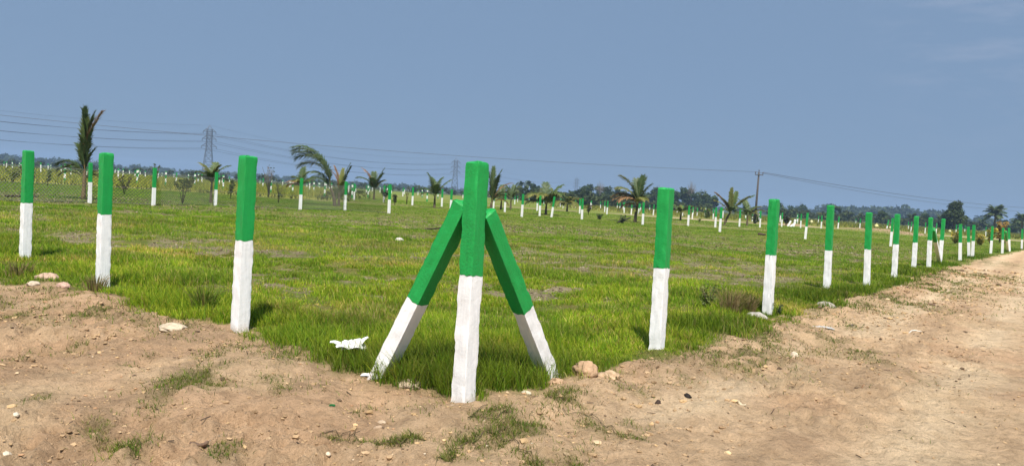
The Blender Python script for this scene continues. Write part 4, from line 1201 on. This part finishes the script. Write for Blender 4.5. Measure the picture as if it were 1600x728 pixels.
for px, hh, sd, lab in [(812.5, 287, 31, 'left one of two round headed fan palms on the skyline'), (823.5, 286, 32, 'right one of two round headed fan palms on the skyline')]:
    d = 330.; p = at_depth(px, 300, d); th = (hor(px) - hh) / F * d + EYE - .8
    root = palm(px, 308, d, th, .3, [(k * 24 + random.uniform(-6, 6), 1.9, 75 - 24 * (k % 6), 10, 'k') for k in range(15)] + [(k * 36, 1.9, 50 - 25 * (k % 4), 10, 'k') for k in range(10)], lab, 'round fan palms on the skyline', nl=16, leafl=.9, wleaf=.25)

# ------------------------------------------------------------------ leafy crowns
def leaf_cloud(centres, radii, n, size, cols, seed, squash=.8, hole=.0):
    r = np.random.default_rng(seed)
    C = np.array(centres); Rr = np.array(radii)
    w = Rr ** 2; k = r.choice(len(C), n, p=w / w.sum())
    d = r.normal(size=(n, 3)); d /= np.linalg.norm(d, axis=1)[:, None]
    rad_ = Rr[k] * (r.uniform(.35, 1.0, n) ** .5) * (1 + .18 * r.normal(size=n))
    P = C[k] + d * rad_[:, None] * np.array([1, 1, squash])
    a = r.normal(size=(n, 3)); a[:, 2] *= .6; a /= np.linalg.norm(a, axis=1)[:, None]
    b = np.cross(a, d + r.normal(size=(n, 3)) * .8); b /= np.linalg.norm(b, axis=1)[:, None] + 1e-9
    s = size * r.uniform(.6, 1.4, n)
    a *= s[:, None]; b *= (s * .55)[:, None]
    V = np.stack([P - a, P + b, P + a, P - b], 1).reshape(-1, 3)
    cs = np.array(cols); ck = (np.floor(r.uniform(0, len(cs), len(C))).astype(int))[k]
    col = cs[ck] * r.uniform(.75, 1.3, (n, 1))
    return V, np.repeat(col, 4, 0)

def crown_mesh(name, centres, radii, n, size, cols, seed, squash=.8):
    V, c = leaf_cloud(centres, radii, n, size, cols, seed, squash)
    return mesh_np(name, V, np.arange(len(V)), 4, c, False)

TG = [(.045, .078, .022), (.06, .095, .025), (.036, .062, .02), (.075, .105, .03)]
def broad_tree(px, d, h, w, lab, seed, group=None, cols=TG, base_py=None, trunk_frac=.3, n=1500, size=.45, squash=.8, lobes=14, name='tree'):
    rs = random.Random(seed)
    p = at_depth(px, base_py or hor(px) + 3, d)
    root = empty(name, (p.x, p.y, 0)); tag(root, lab, 'tree', group)
    cs = []; rr = []
    for i in range(lobes):
        a = rs.uniform(0, 2 * PI); q = rs.uniform(0, 1) ** .6
        z = rs.uniform(trunk_frac, .92)
        wid = math.sin(PI * min(1, max(.1, (z - trunk_frac) / (1 - trunk_frac) * .75 + .22))) ** .7
        cs.append((math.cos(a) * q * w * .36 * wid, math.sin(a) * q * w * .36 * wid, z * h)); rr.append(rs.uniform(.12, .24) * min(w, h))
    mb = MB()
    mb.tube([(0, 0, -.2), (.05 * w * rs.uniform(-1, 1), 0, h * trunk_frac * .7), (.04 * w * rs.uniform(-1, 1), 0, h * .6)], [.05 * h * .6, .035 * h * .6, .015 * h], 7, (.10, .08, .06))
    for i in range(min(6, lobes)):
        c = cs[i]
        mb.tube([(0, 0, h * trunk_frac * .6), (c[0] * .5, c[1] * .5, (c[2] + h * trunk_frac * .6) * .5), c], [.022 * h * .6, .014 * h * .6, .006 * h], 5, (.10, .08, .06))
    mb.build('trunk', MAT_BARK, root, True)
    link('crown', crown_mesh('crown', cs, rr, n, size, cols, seed, squash), MAT_TREE, root)
    return root

G6 = 'dense dark trees behind the middle of the field'
lx = [(836, 8.5, 9), (912, 9.0, 9), (921, 10.5, 8), (934, 10.0, 11), (946, 9.8, 10), (958, 9.0, 9), (1012, 9.0, 10), (1024, 10.2, 11), (1040, 9.3, 10), (1054, 10.0, 9), (1068, 11.5, 10), (1080, 12.0, 10), (1090, 10.5, 10), (1101, 8.6, 9), (1112, 8.2, 8), (975, 8.2, 10), (1000, 7.8, 8), (898, 7.0, 7)]
lx.sort()
for i, (px, h, w) in enumerate(lx):
    broad_tree(px, 345 + random.uniform(-20, 30), h * .92, w, 'dark leafy tree, %s from left in the dense middle clump' % ORD[i], 900 + i, G6, n=1300, size=.5, trunk_frac=.12)
def bare_tree(px, d, h, w, lab, seed):
    rs = random.Random(seed); p = at_depth(px, hor(px) + 3, d)
    root = empty('bare_tree', (p.x, p.y, 0)); tag(root, lab, 'tree', 'grey leafless trees')
    mb = MB(); mb.tube([(0, 0, -.1), (0, 0, h * .4), (.1, 0, h * .65)], [.03 * h, .02 * h, .012 * h], 6, (.22, .19, .17)); mb.build('trunk', MAT_BARK, root, True)
    mb = MB()
    for i in range(70):
        a = rs.uniform(0, 2 * PI); q = w / 2 * rs.random() ** .5; z0 = h * rs.uniform(.35, .65)
        e = (math.cos(a) * q, math.sin(a) * q, h * (1 - .35 * (q / (w / 2)) ** 2) * rs.uniform(.88, 1))
        m = (e[0] * .6, e[1] * .6, z0 + (e[2] - z0) * .55)
        mb.tube([(0, 0, z0), m, e], [.05, .035, .012], 4, (.24, .21, .19))
    mb.build('crown', MAT_BARK, root)
bare_tree(936, 345, 11.6, 6, 'grey leafless tree rising behind the middle clump, left one', 61)
bare_tree(1078, 340, 14.6, 6.5, 'grey leafless tree poking above the right of the middle clump', 62)
broad_tree(1490, 215, 8.6, 7.4, 'big round tree standing alone at right', 951, 'large single trees at right', n=3600, size=.33, trunk_frac=.28, lobes=20, cols=[(.045, .07, .018), (.06, .085, .022), (.035, .055, .016)])
broad_tree(1484, 225, 6.2, 6.5, 'lower dark tree at the left foot of the big round tree', 952, 'large single trees at right', n=1500, size=.4, trunk_frac=.1, cols=[(.022, .04, .014), (.03, .05, .016)])
for i, (px, d, h, w) in enumerate([(1306, 330, 6.5, 5), (1377, 290, 5.5, 5), (1447, 300, 5.5, 6), (1575, 280, 4.5, 9), (1588, 270, 5.5, 6), (1254, 420, 8, 8), (1236, 420, 7, 8), (1545, 300, 4, 8), (1214, 300, 5.5, 7), (1330, 340, 5, 8)]):
    broad_tree(px, d, h, w, ['small dark tree just right of the third roadside post', 'thin tree above the fourth and fifth roadside posts', 'small tree above the seventh roadside post', 'low spreading tree right of the tall feathery palm', 'dark tree before the right edge palm', 'hazy tree above the small posts left of third roadside post', 'hazy lower tree above the heap of broken posts', 'low bush like tree left of tall feathery palm', 'dark tree just right of the second roadside post', 'low wide tree between third and fourth roadside posts'][i], 970 + i, 'scattered small trees on the right horizon', n=500, size=.45, trunk_frac=.15, lobes=8)

# far forest bands: read as one mass
def forest(name, spec, seed, cols, size=1.6):
    r = np.random.default_rng(seed); Vs = []; Cs = []
    for (px0, px1, d0, d1, h0, h1, n) in spec:
        for i in range(n):
            px = r.uniform(px0, px1); d = r.uniform(d0, d1)
            x = (px - 800) / F * d; h = r.uniform(h0, h1) * (.85 + .3 * float(vnoise(np.array([px * .03]), np.array([d * .01]), seed)[0])); w = h * r.uniform(.7, 1.3)
            k = int(r.integers(3, 5))
            cs = [(x + r.normal() * w * .28, d + r.normal() * w * .28, h * r.uniform(.25, .82)) for _ in range(k)]
            V, c = leaf_cloud(cs, [w * .3] * k, int(70), size * h / 12, cols, int(r.integers(1e9)), .9)
            V[:, 2] = np.maximum(V[:, 2], 0)
            Vs.append(V); Cs.append(c)
    V = np.concatenate(Vs)
    o = link(name, mesh_np(name, V, np.arange(len(V)), 4, np.concatenate(Cs), False), MAT_TREE); o['kind'] = 'stuff'
FC = [(.045, .068, .028), (.055, .08, .03), (.038, .058, .025)]
forest('far_forest', [(-250, 215, 900, 1200, 8, 11.5, 260), (200, 480, 1100, 1500, 7, 11, 200), (440, 830, 1000, 1500, 6.5, 9, 280), (830, 1260, 1200, 1700, 7, 11, 220), (1190, 1290, 900, 1100, 8, 12, 80), (1285, 1480, 800, 1050, 13, 17, 380), (1470, 1800, 750, 1100, 9, 14, 260)], 5, FC, 2.0)
forest('scrub', [(800, 1010, 215, 290, 2.2, 4.2, 110), (1000, 1110, 250, 300, 2, 3.6, 40), (1200, 1750, 290, 420, 2.5, 4.5, 220), (-200, 820, 330, 600, 2, 4.0, 260)], 6, [(.055, .075, .022), (.075, .09, .025), (.045, .065, .02)], 2.0)

# ------------------------------------------------------------------ shrubs and weeds
def shrub(px, py, d, h, w, lab, seed, cols, n=260, size=.06, stems=5, twiggy=False, cat='shrub', bare=.0, name='shrub', stemcol=(.10, .08, .05), low=.25):
    rs = random.Random(seed)
    p = at_depth(px, py, d); z = gz(p.x, p.y) if d < 110 else 0
    root = empty(name, (p.x, p.y, z)); tag(root, lab, cat, 'shrubs and saplings about the plots')
    mb = MB(); cs = []
    for i in range(stems):
        a = rs.uniform(0, 2 * PI); q = rs.uniform(.2, 1) * w / 2; zt = h * rs.uniform(.7, 1)
        mid = (math.cos(a) * q * .35, math.sin(a) * q * .35, zt * .55); e = (math.cos(a) * q, math.sin(a) * q, zt)
        rr = .012 * h + .004
        mb.tube([(0, 0, -.03), mid, e], [rr, rr * .7, rr * .3], 5, stemcol)
        for t in (low + .1, low + .35, .85):
            cs.append((e[0] * t, e[1] * t, zt * (t + .1)))
        if twiggy:
            for _ in range(3):
                b = rs.uniform(.4, .95); f = (e[0] * b + rs.uniform(-.3, .3) * w * .4, e[1] * b, zt * min(1.1, b + rs.uniform(.1, .3)))
                mb.tube([(e[0] * b * .8, e[1] * b * .8, zt * b * .9), f], [rr * .4, rr * .2], 4, stemcol)
    mb.build('stem', MAT_BARK, root, True)
    if n:
        link('foliage', crown_mesh('foliage', cs, [w * .16] * len(cs), n, size, cols, seed, .9), MAT_PALM, root)
    return root
DG = [(.05, .08, .02), (.065, .10, .025), (.04, .06, .02)]
YGc = [(.12, .16, .03), (.16, .18, .035), (.09, .13, .025)]
YEL = [(.42, .33, .04), (.32, .27, .05), (.20, .20, .04)]
BR = [(.12, .08, .05), (.10, .07, .035), (.07, .08, .03)]
shrub(285, 318, 36, 1.35, .95, 'thin stemmed leafy sapling between second and third chain link posts', 1, DG, 260, .06, 5, low=.55, name='sapling', cat='sapling')
shrub(194, 303, 45, 1.2, .85, 'dark brown bush between tall tied palm and second chain link post', 2, BR, 200, .06, 6)
shrub(20, 288, 55, 1.4, 1.6, 'green bush at the far left edge behind chain link', 3, YGc, 260, .08, 6)
shrub(74, 290, 52, 1.3, .9, 'green bush just right of the leftmost post', 4, YGc, 180, .07, 5)
shrub(52, 288, 52, 1.4, .5, 'thin twiggy bush right behind the leftmost post', 5, DG, 90, .06, 4, True)
shrub(435, 312, 48, 1.3, .8, 'thin dark twiggy shrub left of the fourth chain link post', 6, DG, 80, .05, 5, True)
shrub(420, 305, 62, 2.6, 1.5, 'tall leafless twiggy weed right of the first left post', 7, BR, 25, .08, 9, True, stemcol=(.13, .12, .11), low=.6)
shrub(600, 318, 70, 1.2, 1.0, 'dark leafy shrub around a small post left of sixth chain link post', 8, [(.02, .035, .015), (.03, .05, .02)], 260, .08, 5, low=.6)
shrub(617, 318, 64, 1.0, .7, 'brownish shrub just right of the sixth chain link post', 9, BR + DG, 200, .07, 6)
shrub(635, 322, 70, 1.6, .5, 'thin leafless sapling left of the dark palm', 10, BR, 25, .07, 3, True, name='sapling', cat='sapling')
shrub(242, 300, 60, 2.2, .6, 'flowering weed top showing above the second chain link post', 11, DG + [(.3, .2, .18)], 60, .08, 4, True)
shrub(376, 290, 40, 1.9, .4, 'leafy weed showing left of the first left post top', 12, DG, 30, .06, 3, True)
shrub(360, 308, 50, 1.3, .7, 'bush just right of the third chain link post', 13, DG, 160, .07, 5)
shrub(919, 335, 80, 1.2, 1.0, 'brown bush right of a white post before the middle clump', 14, BR + DG, 200, .09, 6)
shrub(971, 349, 55, .55, .9, 'low dark weed in the grass left of orange tinged palm', 15, [(.02, .035, .012)], 160, .06, 6, low=.1)
shrub(937, 343, 62, .45, .9, 'low dark weed clump left of the fallen frond stalk', 16, [(.025, .045, .012)], 140, .06, 6, low=.1)
shrub(1228, 352, 95, 1.8, 1.6, 'dark tangled bush behind the heap of broken posts', 17, [(.05, .05, .04), (.04, .06, .03)], 260, .12, 8, True)
shrub(1493, 383, 62, .95, 1.3, 'yellow leaved bush left of the ninth roadside post', 18, YEL, 320, .10, 8, low=.1)
shrub(1531, 384, 62, .95, 1.5, 'yellow leaved bush between tenth and twelfth roadside posts', 19, YEL, 320, .10, 8, low=.1)
shrub(1546, 384, 70, 1.5, 1.0, 'bright yellow spiky bush behind the twelfth roadside post', 20, YEL[:2], 260, .14, 9, low=.1)
shrub(1561, 380, 76, 2.2, 1.5, 'tall orange brown bush right of the twelfth roadside post', 21, [(.30, .17, .03), (.36, .22, .04), (.24, .18, .04)], 420, .12, 9, low=.15)
shrub(1567, 384, 70, 1.3, 1.1, 'yellow bush in front of the tall orange brown bush', 22, YEL, 260, .12, 8, low=.1)
shrub(1105, 486, ground_pt(1105, 486).y, .36, .42, 'light green leafy weed at verge right of first roadside post', 23, YGc, 420, .018, 9, low=.1, name='weed', cat='weed')
shrub(1216, 497, ground_pt(1205, 494).y + .02, .16, .2, 'small dark weed at the foot of the second roadside post', 24, DG, 130, .014, 6, low=.1, name='weed', cat='weed')
shrub(1180, 352, 97, 1.2, 1.6, 'dark bush around the foot of the utility pole', 25, DG, 220, .12, 6, low=.1)
shrub(1105, 340, 120, 1.5, 2.6, 'olive bush row left of the spiky palm', 26, YGc, 240, .16, 6, low=.1)

def dry_tuft(px, py, h, w, lab, seed, n=150, col=((.38, .28, .14), (.30, .23, .10), (.20, .22, .05))):
    p = ground_pt(px, py); z = gz(p.x, p.y); r = np.random.default_rng(seed)
    mb = MB()
    for i in range(n):
        a = r.uniform(0, 2 * PI); q = r.uniform(0, 1) * w * .18; l = h * r.uniform(.5, 1.1); sp = r.uniform(.05, .6)
        x0, y0 = math.cos(a) * q, math.sin(a) * q
        c = col[int(r.integers(0, len(col)))]
        mb.tube([(x0, y0, -.01), (x0 + math.cos(a) * l * sp * .4, y0 + math.sin(a) * l * sp * .4, l * .6), (x0 + math.cos(a) * l * sp, y0 + math.sin(a) * l * sp, l * (1 - .3 * sp))], [.0035, .003, .0012], 3, c, cap=False)
    o = mb.build('grass_tussock', MAT_GRASS); o.location = (p.x, p.y, z)
    tag(o, lab, 'tussock', 'tussocks of dry grass on the verge')
dry_tuft(1140, 497, .40, .75, 'tall brown dry tussock on verge before second roadside post', 1, 210)
dry_tuft(1168, 492, .28, .5, 'shorter brown tussock against the second roadside post', 2, 220)
dry_tuft(150, 455, .22, .7, 'brown flattened tussock at the foot of second left post', 3, 120)
dry_tuft(318, 497, .34, .6, 'thick green brown tussock left of the first left post', 4, 170, ((.16, .25, .03), (.13, .21, .025), (.26, .24, .07)))
dry_tuft(30, 432, .22, .8, 'dry tussock under the leftmost post', 5, 120)

# hanging sacks: small tied bags in the far field
def sack(px, py, d, s, col, lab, seed):
    p = at_depth(px, py, d); z = 0
    root = empty('sack', (p.x, p.y, z)); tag(root, lab, 'sack', 'pale bags in the far plots')
    o = link('bag', rock_mesh('bag', s, s * .9, s * .62, col, seed, 2, .12), MAT_PAPER, root); o.location = (0, 0, s * .3)
    mb = MB(); mb.tube([(0, 0, s * .75), (.02, 0, s * .95), (-.03, .02, s * 1.12)], [.05 * s, .09 * s, .14 * s], 6, col); mb.build('tied_neck', MAT_PAPER, root)
sack(1268, 347, 150, .7, (.62, .58, .30), 'pale yellow bag left of the third roadside post', 1)
sack(1369.5, 354, 150, .8, (.68, .62, .26), 'pale yellow bag right of the fourth roadside post', 2)
sack(1391, 356, 140, .55, (.60, .58, .36), 'pale bag behind the fifth roadside post', 3)
sack(1484, 362, 150, .6, (.62, .60, .30), 'pale bag left of the ninth roadside post', 4)
sack(1242, 346, 150, .6, (.75, .74, .72), 'white bag above the heap of broken posts', 5)
sack(922, 324, 130, .7, (.62, .54, .45), 'pale round bag at the foot of the middle clump', 6)

# ------------------------------------------------------------------ pylons, pole, cables
SC = (.11, .12, .135)
def beam(mb, a, b, r, col=SC):
    mb.tube([a, b], r, 4, col)
def pylon(x, y, h, rz, lab):
    root = empty('pylon', (x, y, 0), rz); tag(root, lab, 'pylon', 'steel lattice pylons crossing the plain')
    mb = MB(); b0 = h * .10; b1 = h * .046
    zs = [0, .16, .30, .42, .52, .60, .68, .76, .84, .92]
    def half(t): return b0 + (b1 - b0) * min(1, t / .6)
    cor = [(-1, -1), (1, -1), (1, 1), (-1, 1)]
    for i in range(len(zs) - 1):
        a, b = zs[i], zs[i + 1]; ha, hb = half(a), half(b)
        for k in range(4):
            c, d = cor[k], cor[(k + 1) % 4]
            beam(mb, (c[0] * ha, c[1] * ha, a * h), (c[0] * hb, c[1] * hb, b * h), .17)
            beam(mb, (c[0] * ha, c[1] * ha, a * h), (d[0] * hb, d[1] * hb, b * h), .12)
            beam(mb, (d[0] * ha, d[1] * ha, a * h), (c[0] * hb, c[1] * hb, b * h), .12)
            beam(mb, (c[0] * hb, c[1] * hb, b * h), (d[0] * hb, d[1] * hb, b * h), .12)
    for c in cor: beam(mb, (c[0] * b1, c[1] * b1, .92 * h), (0, 0, h), .16)
    mb.build('tower_body', MAT_STEEL, root)
    arms = []
    for z, w in ((.60, .135), (.74, .125), (.88, .115)):
        m2 = MB()
        for yy in (-b1, b1): beam(m2, (-b1, yy, z * h), (b1, yy, z * h), .14)
        for s in (-1, 1):
            tip = (s * w * h, 0, z * h)
            for yy in (-b1, b1):
                beam(m2, (s * b1, yy, z * h), tip, .2); beam(m2, (s * b1, yy, (z + .055) * h), tip, .18)
            beam(m2, tip, (s * w * h, 0, (z - .045) * h), .24)
            arms.append((s * w * h, (z - .045) * h))
        m2.build('cross_arm', MAT_STEEL, root)
    return arms
TW = [(328, 196, 633), (713, 247, 920), (901.5, 277, 1400), (1029, 289, 1650), (1252, 315, 2250)]
TH = 45.0
tw = []
for px, ty, d in TW:
    p = at_depth(px, ty, d); tw.append((p.x, p.y, p.z))
dirs = math.atan2(tw[1][1] - tw[0][1], tw[1][0] - tw[0][0]) + PI / 2
names = ['nearest steel lattice pylon, left of the first left post', 'second steel pylon, just left of the corner post', 'small hazy pylon above the yellow palms', 'faint pylon behind the first roadside post', 'faintest pylon on the horizon near the third roadside post']
A = []
for (x, y, z), lab in zip(tw, names):
    A.append((x, y, z, pylon(x, y, z, dirs - .9 if False else rad(12), lab)))
t0 = (tw[0][0] * 2 - tw[1][0], tw[0][1] * 2 - tw[1][1], tw[0][2])
def span(P, Q, sag, n=24):
    return [(P[0] + (Q[0] - P[0]) * t, P[1] + (Q[1] - P[1]) * t, P[2] + (Q[2] - P[2]) * t - 4 * sag * t * (1 - t)) for t in [k / n for k in range(n + 1)]]
ca, sa = math.cos(rad(12)), math.sin(rad(12))
lvl = ['lowest', 'middle', 'highest']; sd = ['left', 'right']
for k in range(7):
    def att(i):
        x, y, z, arms = A[i]
        if k == 6: return (x, y, z)
        ax, az = arms[k]; return (x + ax * ca, y + ax * sa, az)
    P0 = att(0); P0 = (t0[0] + P0[0] - tw[0][0], t0[1] + P0[1] - tw[0][1], P0[2] + 1)
    pts = span(P0, att(0), 9.0)
    for i in range(4): pts += span(att(i), att(i + 1), 9.0 if i == 0 else 11.0)[1:]
    mb = MB(); mb.tube(pts, .10 if k < 6 else .06, 4, (.07, .075, .09))
    lab = 'thin ground wire strung between the pylon peaks' if k == 6 else 'overhead cable hung from the %s pylon arms on the %s side' % (lvl[k // 2], sd[k % 2])
    tag(mb.build('power_cable', MAT_STEEL, smooth=True), lab, 'cable', 'cables strung between the pylons')

# utility pole
pb = at_depth(1179, 352, 97); pt = at_depth(1181.5, 268, 97)
ph = pt.z
root = empty('utility_pole', (pb.x, pb.y, 0)); tag(root, 'slim dark utility pole with short crossarm, right of the spiky palm', 'utility pole')
mb = MB(); mb.tube([(0, 0, -.2), (0, 0, ph - .05)], [.17, .11], 8, (.10, .09, .085)); mb.build('shaft', MAT_BARK, root, True)
mb = MB(); mb.box((0, -.14, ph - .42), (1.05, .1, .11), 0, (.09, .085, .085)); xarm = mb.build('crossarm', MAT_STEEL, root)
ins = []
for x, z0 in ((-.48, ph - .36), (.48, ph - .36), (.0, ph - .06)):
    mb = MB(); y0 = -.14 if x else 0
    mb.tube([(x, y0, z0), (x, y0, z0 + .12), (x, y0, z0 + .16), (x, y0, z0 + .24), (x, y0, z0 + .30)], [.03, .03, .075, .075, .035], 7, (.12, .09, .08)); mb.build('insulator', MAT_STONE, xarm if x else root, True)
    ins.append((pb.x + x, pb.y + y0, z0 + .3))
q1 = (-95.0, 75.0, 8.4); q2 = (140.0, 192.0, 7.5)
for i, (s, lab) in enumerate([(0, 'thin wire running left from the utility pole across the sky'), (2, 'second thin wire running left from the utility pole top')]):
    if i == 1: continue
    mb = MB(); mb.tube(span(ins[s], q1, 1.6, 40), .018, 4, (.09, .09, .10)); tag(mb.build('wire', MAT_STEEL, smooth=True), lab, 'wire', 'wires on the utility pole')
for s, lab, dz in [(1, 'upper wire sagging right from the utility pole', 0), (0, 'lower wire sagging right from the utility pole', -.9)]:
    mb = MB(); mb.tube(span(ins[s], (q2[0], q2[1], q2[2] + dz), 1.0 - dz * .3, 40), .026 if dz == 0 else .02, 4, (.07, .07, .08)); tag(mb.build('wire', MAT_STEEL, smooth=True), lab, 'wire', 'wires on the utility pole')
# pole standing beyond each side of the view carries the wires
for x, y, h, lab in [(q1[0], q1[1], 8.2, 'utility pole beyond the left edge of the view'), (q2[0], q2[1], 7.3, 'utility pole beyond the right edge of the view')]:
    mb = MB(); mb.tube([(0, 0, -.2), (0, 0, h)], [.17, .11], 8, (.10, .09, .085)); mb.box((0, -.14, h - .3), (1.05, .1, .11), 0, (.09, .085, .085))
    o = mb.build('utility_pole', MAT_BARK); o.location = (x, y, 0); tag(o, lab, 'utility pole')

# ------------------------------------------------------------------ haze
HZ = True
if HZ:
    mb = MB(); mb.box((0, 0, 24), (6100, 6100, 52))
    m, nt, nd, lk = new_mat('haze'); out = nd.new('ShaderNodeOutputMaterial'); pv = nd.new('ShaderNodeVolumePrincipled')
    pv.inputs['Color'].default_value = (.50, .70, .98, 1); pv.inputs['Density'].default_value = .00034; pv.inputs['Anisotropy'].default_value = 0.1
    lk.new(pv.outputs[0], out.inputs['Volume'])
    o = mb.build('haze', m); o['kind'] = 'stuff'

# ------------------------------------------------------------------ light
SUN_EL, SUN_AZ = rad(60), rad(180 - 3)                 # azimuth measured from +Y toward +X: behind the camera
sdir = Vector((math.sin(SUN_AZ) * math.cos(SUN_EL), math.cos(SUN_AZ) * math.cos(SUN_EL), math.sin(SUN_EL)))
sl = bpy.data.lights.new('sun', 'SUN'); sl.energy = 4.8; sl.angle = rad(.5); sl.color = (1, .955, .88)
so = bpy.data.objects.new('sun', sl); COL.objects.link(so); so.rotation_euler = sdir.to_track_quat('Z', 'Y').to_euler(); so.location = (0, 0, 60)
wd = bpy.data.worlds.new('World'); scene.world = wd; wd.use_nodes = True
nt = wd.node_tree; nd = nt.nodes; lk = nt.links; nd.clear()
sky = nd.new('ShaderNodeTexSky'); sky.sky_type = 'NISHITA'; sky.sun_disc = False
sky.sun_elevation = SUN_EL; sky.sun_rotation = SUN_AZ; sky.air_density = 1.0; sky.dust_density = 1.0; sky.ozone_density = 1.5
bg = nd.new('ShaderNodeBackground'); bg.inputs[1].default_value = .085
out = nd.new('ShaderNodeOutputWorld')
SK = .085
# even summer haze greys the clear sky; a wisp of cirrus high on the right
tc = nd.new('ShaderNodeTexCoord')
c = mix(nd, lk, 'MIX', .93, sky.outputs[0], (.150, .226, .345, 1)[:3] if SK == 1 else (.150 / SK, .226 / SK, .345 / SK))
dn = nd.new('ShaderNodeVectorMath'); dn.operation = 'DOT_PRODUCT'; lk.new(tc.outputs['Generated'], dn.inputs[0])
dn.inputs[1].default_value = ray(1570, 30).normalized()
msk = ramp(nd, lk, dn.outputs['Value'], [(.990, 0), (.9995, 1)])
mp = nd.new('ShaderNodeMapping'); mp.inputs['Scale'].default_value = (5, 5, 22); mp.inputs['Rotation'].default_value = (0, .35, 0); lk.new(tc.outputs['Generated'], mp.inputs[0])
cn = ramp(nd, lk, noise(nd, lk, mp.outputs[0], 1.6, 5, .6), [(.46, 0), (.72, .38)])
mm = nd.new('ShaderNodeMath'); mm.operation = 'MULTIPLY'; lk.new(msk, mm.inputs[0]); lk.new(cn, mm.inputs[1])
c = mix(nd, lk, 'MIX', mm.outputs[0], c, (.30 / SK, .34 / SK, .44 / SK))
lk.new(c, bg.inputs[0]); lk.new(bg.outputs[0], out.inputs[0])

vs = scene.view_settings
vs.view_transform = 'Standard'; vs.look = 'None'; vs.exposure = 0.5; vs.gamma = 1.0; vs.use_curve_mapping = False
scene.cycles.max_bounces = 6; scene.cycles.volume_bounces = 0; scene.cycles.transparent_max_bounces = 4
scene.cycles.use_denoising = True; scene.cycles.denoiser = 'OPENIMAGEDENOISE'; scene.cycles.denoising_input_passes = 'RGB_ALBEDO_NORMAL'; scene.cycles.denoising_prefilter = 'ACCURATE'
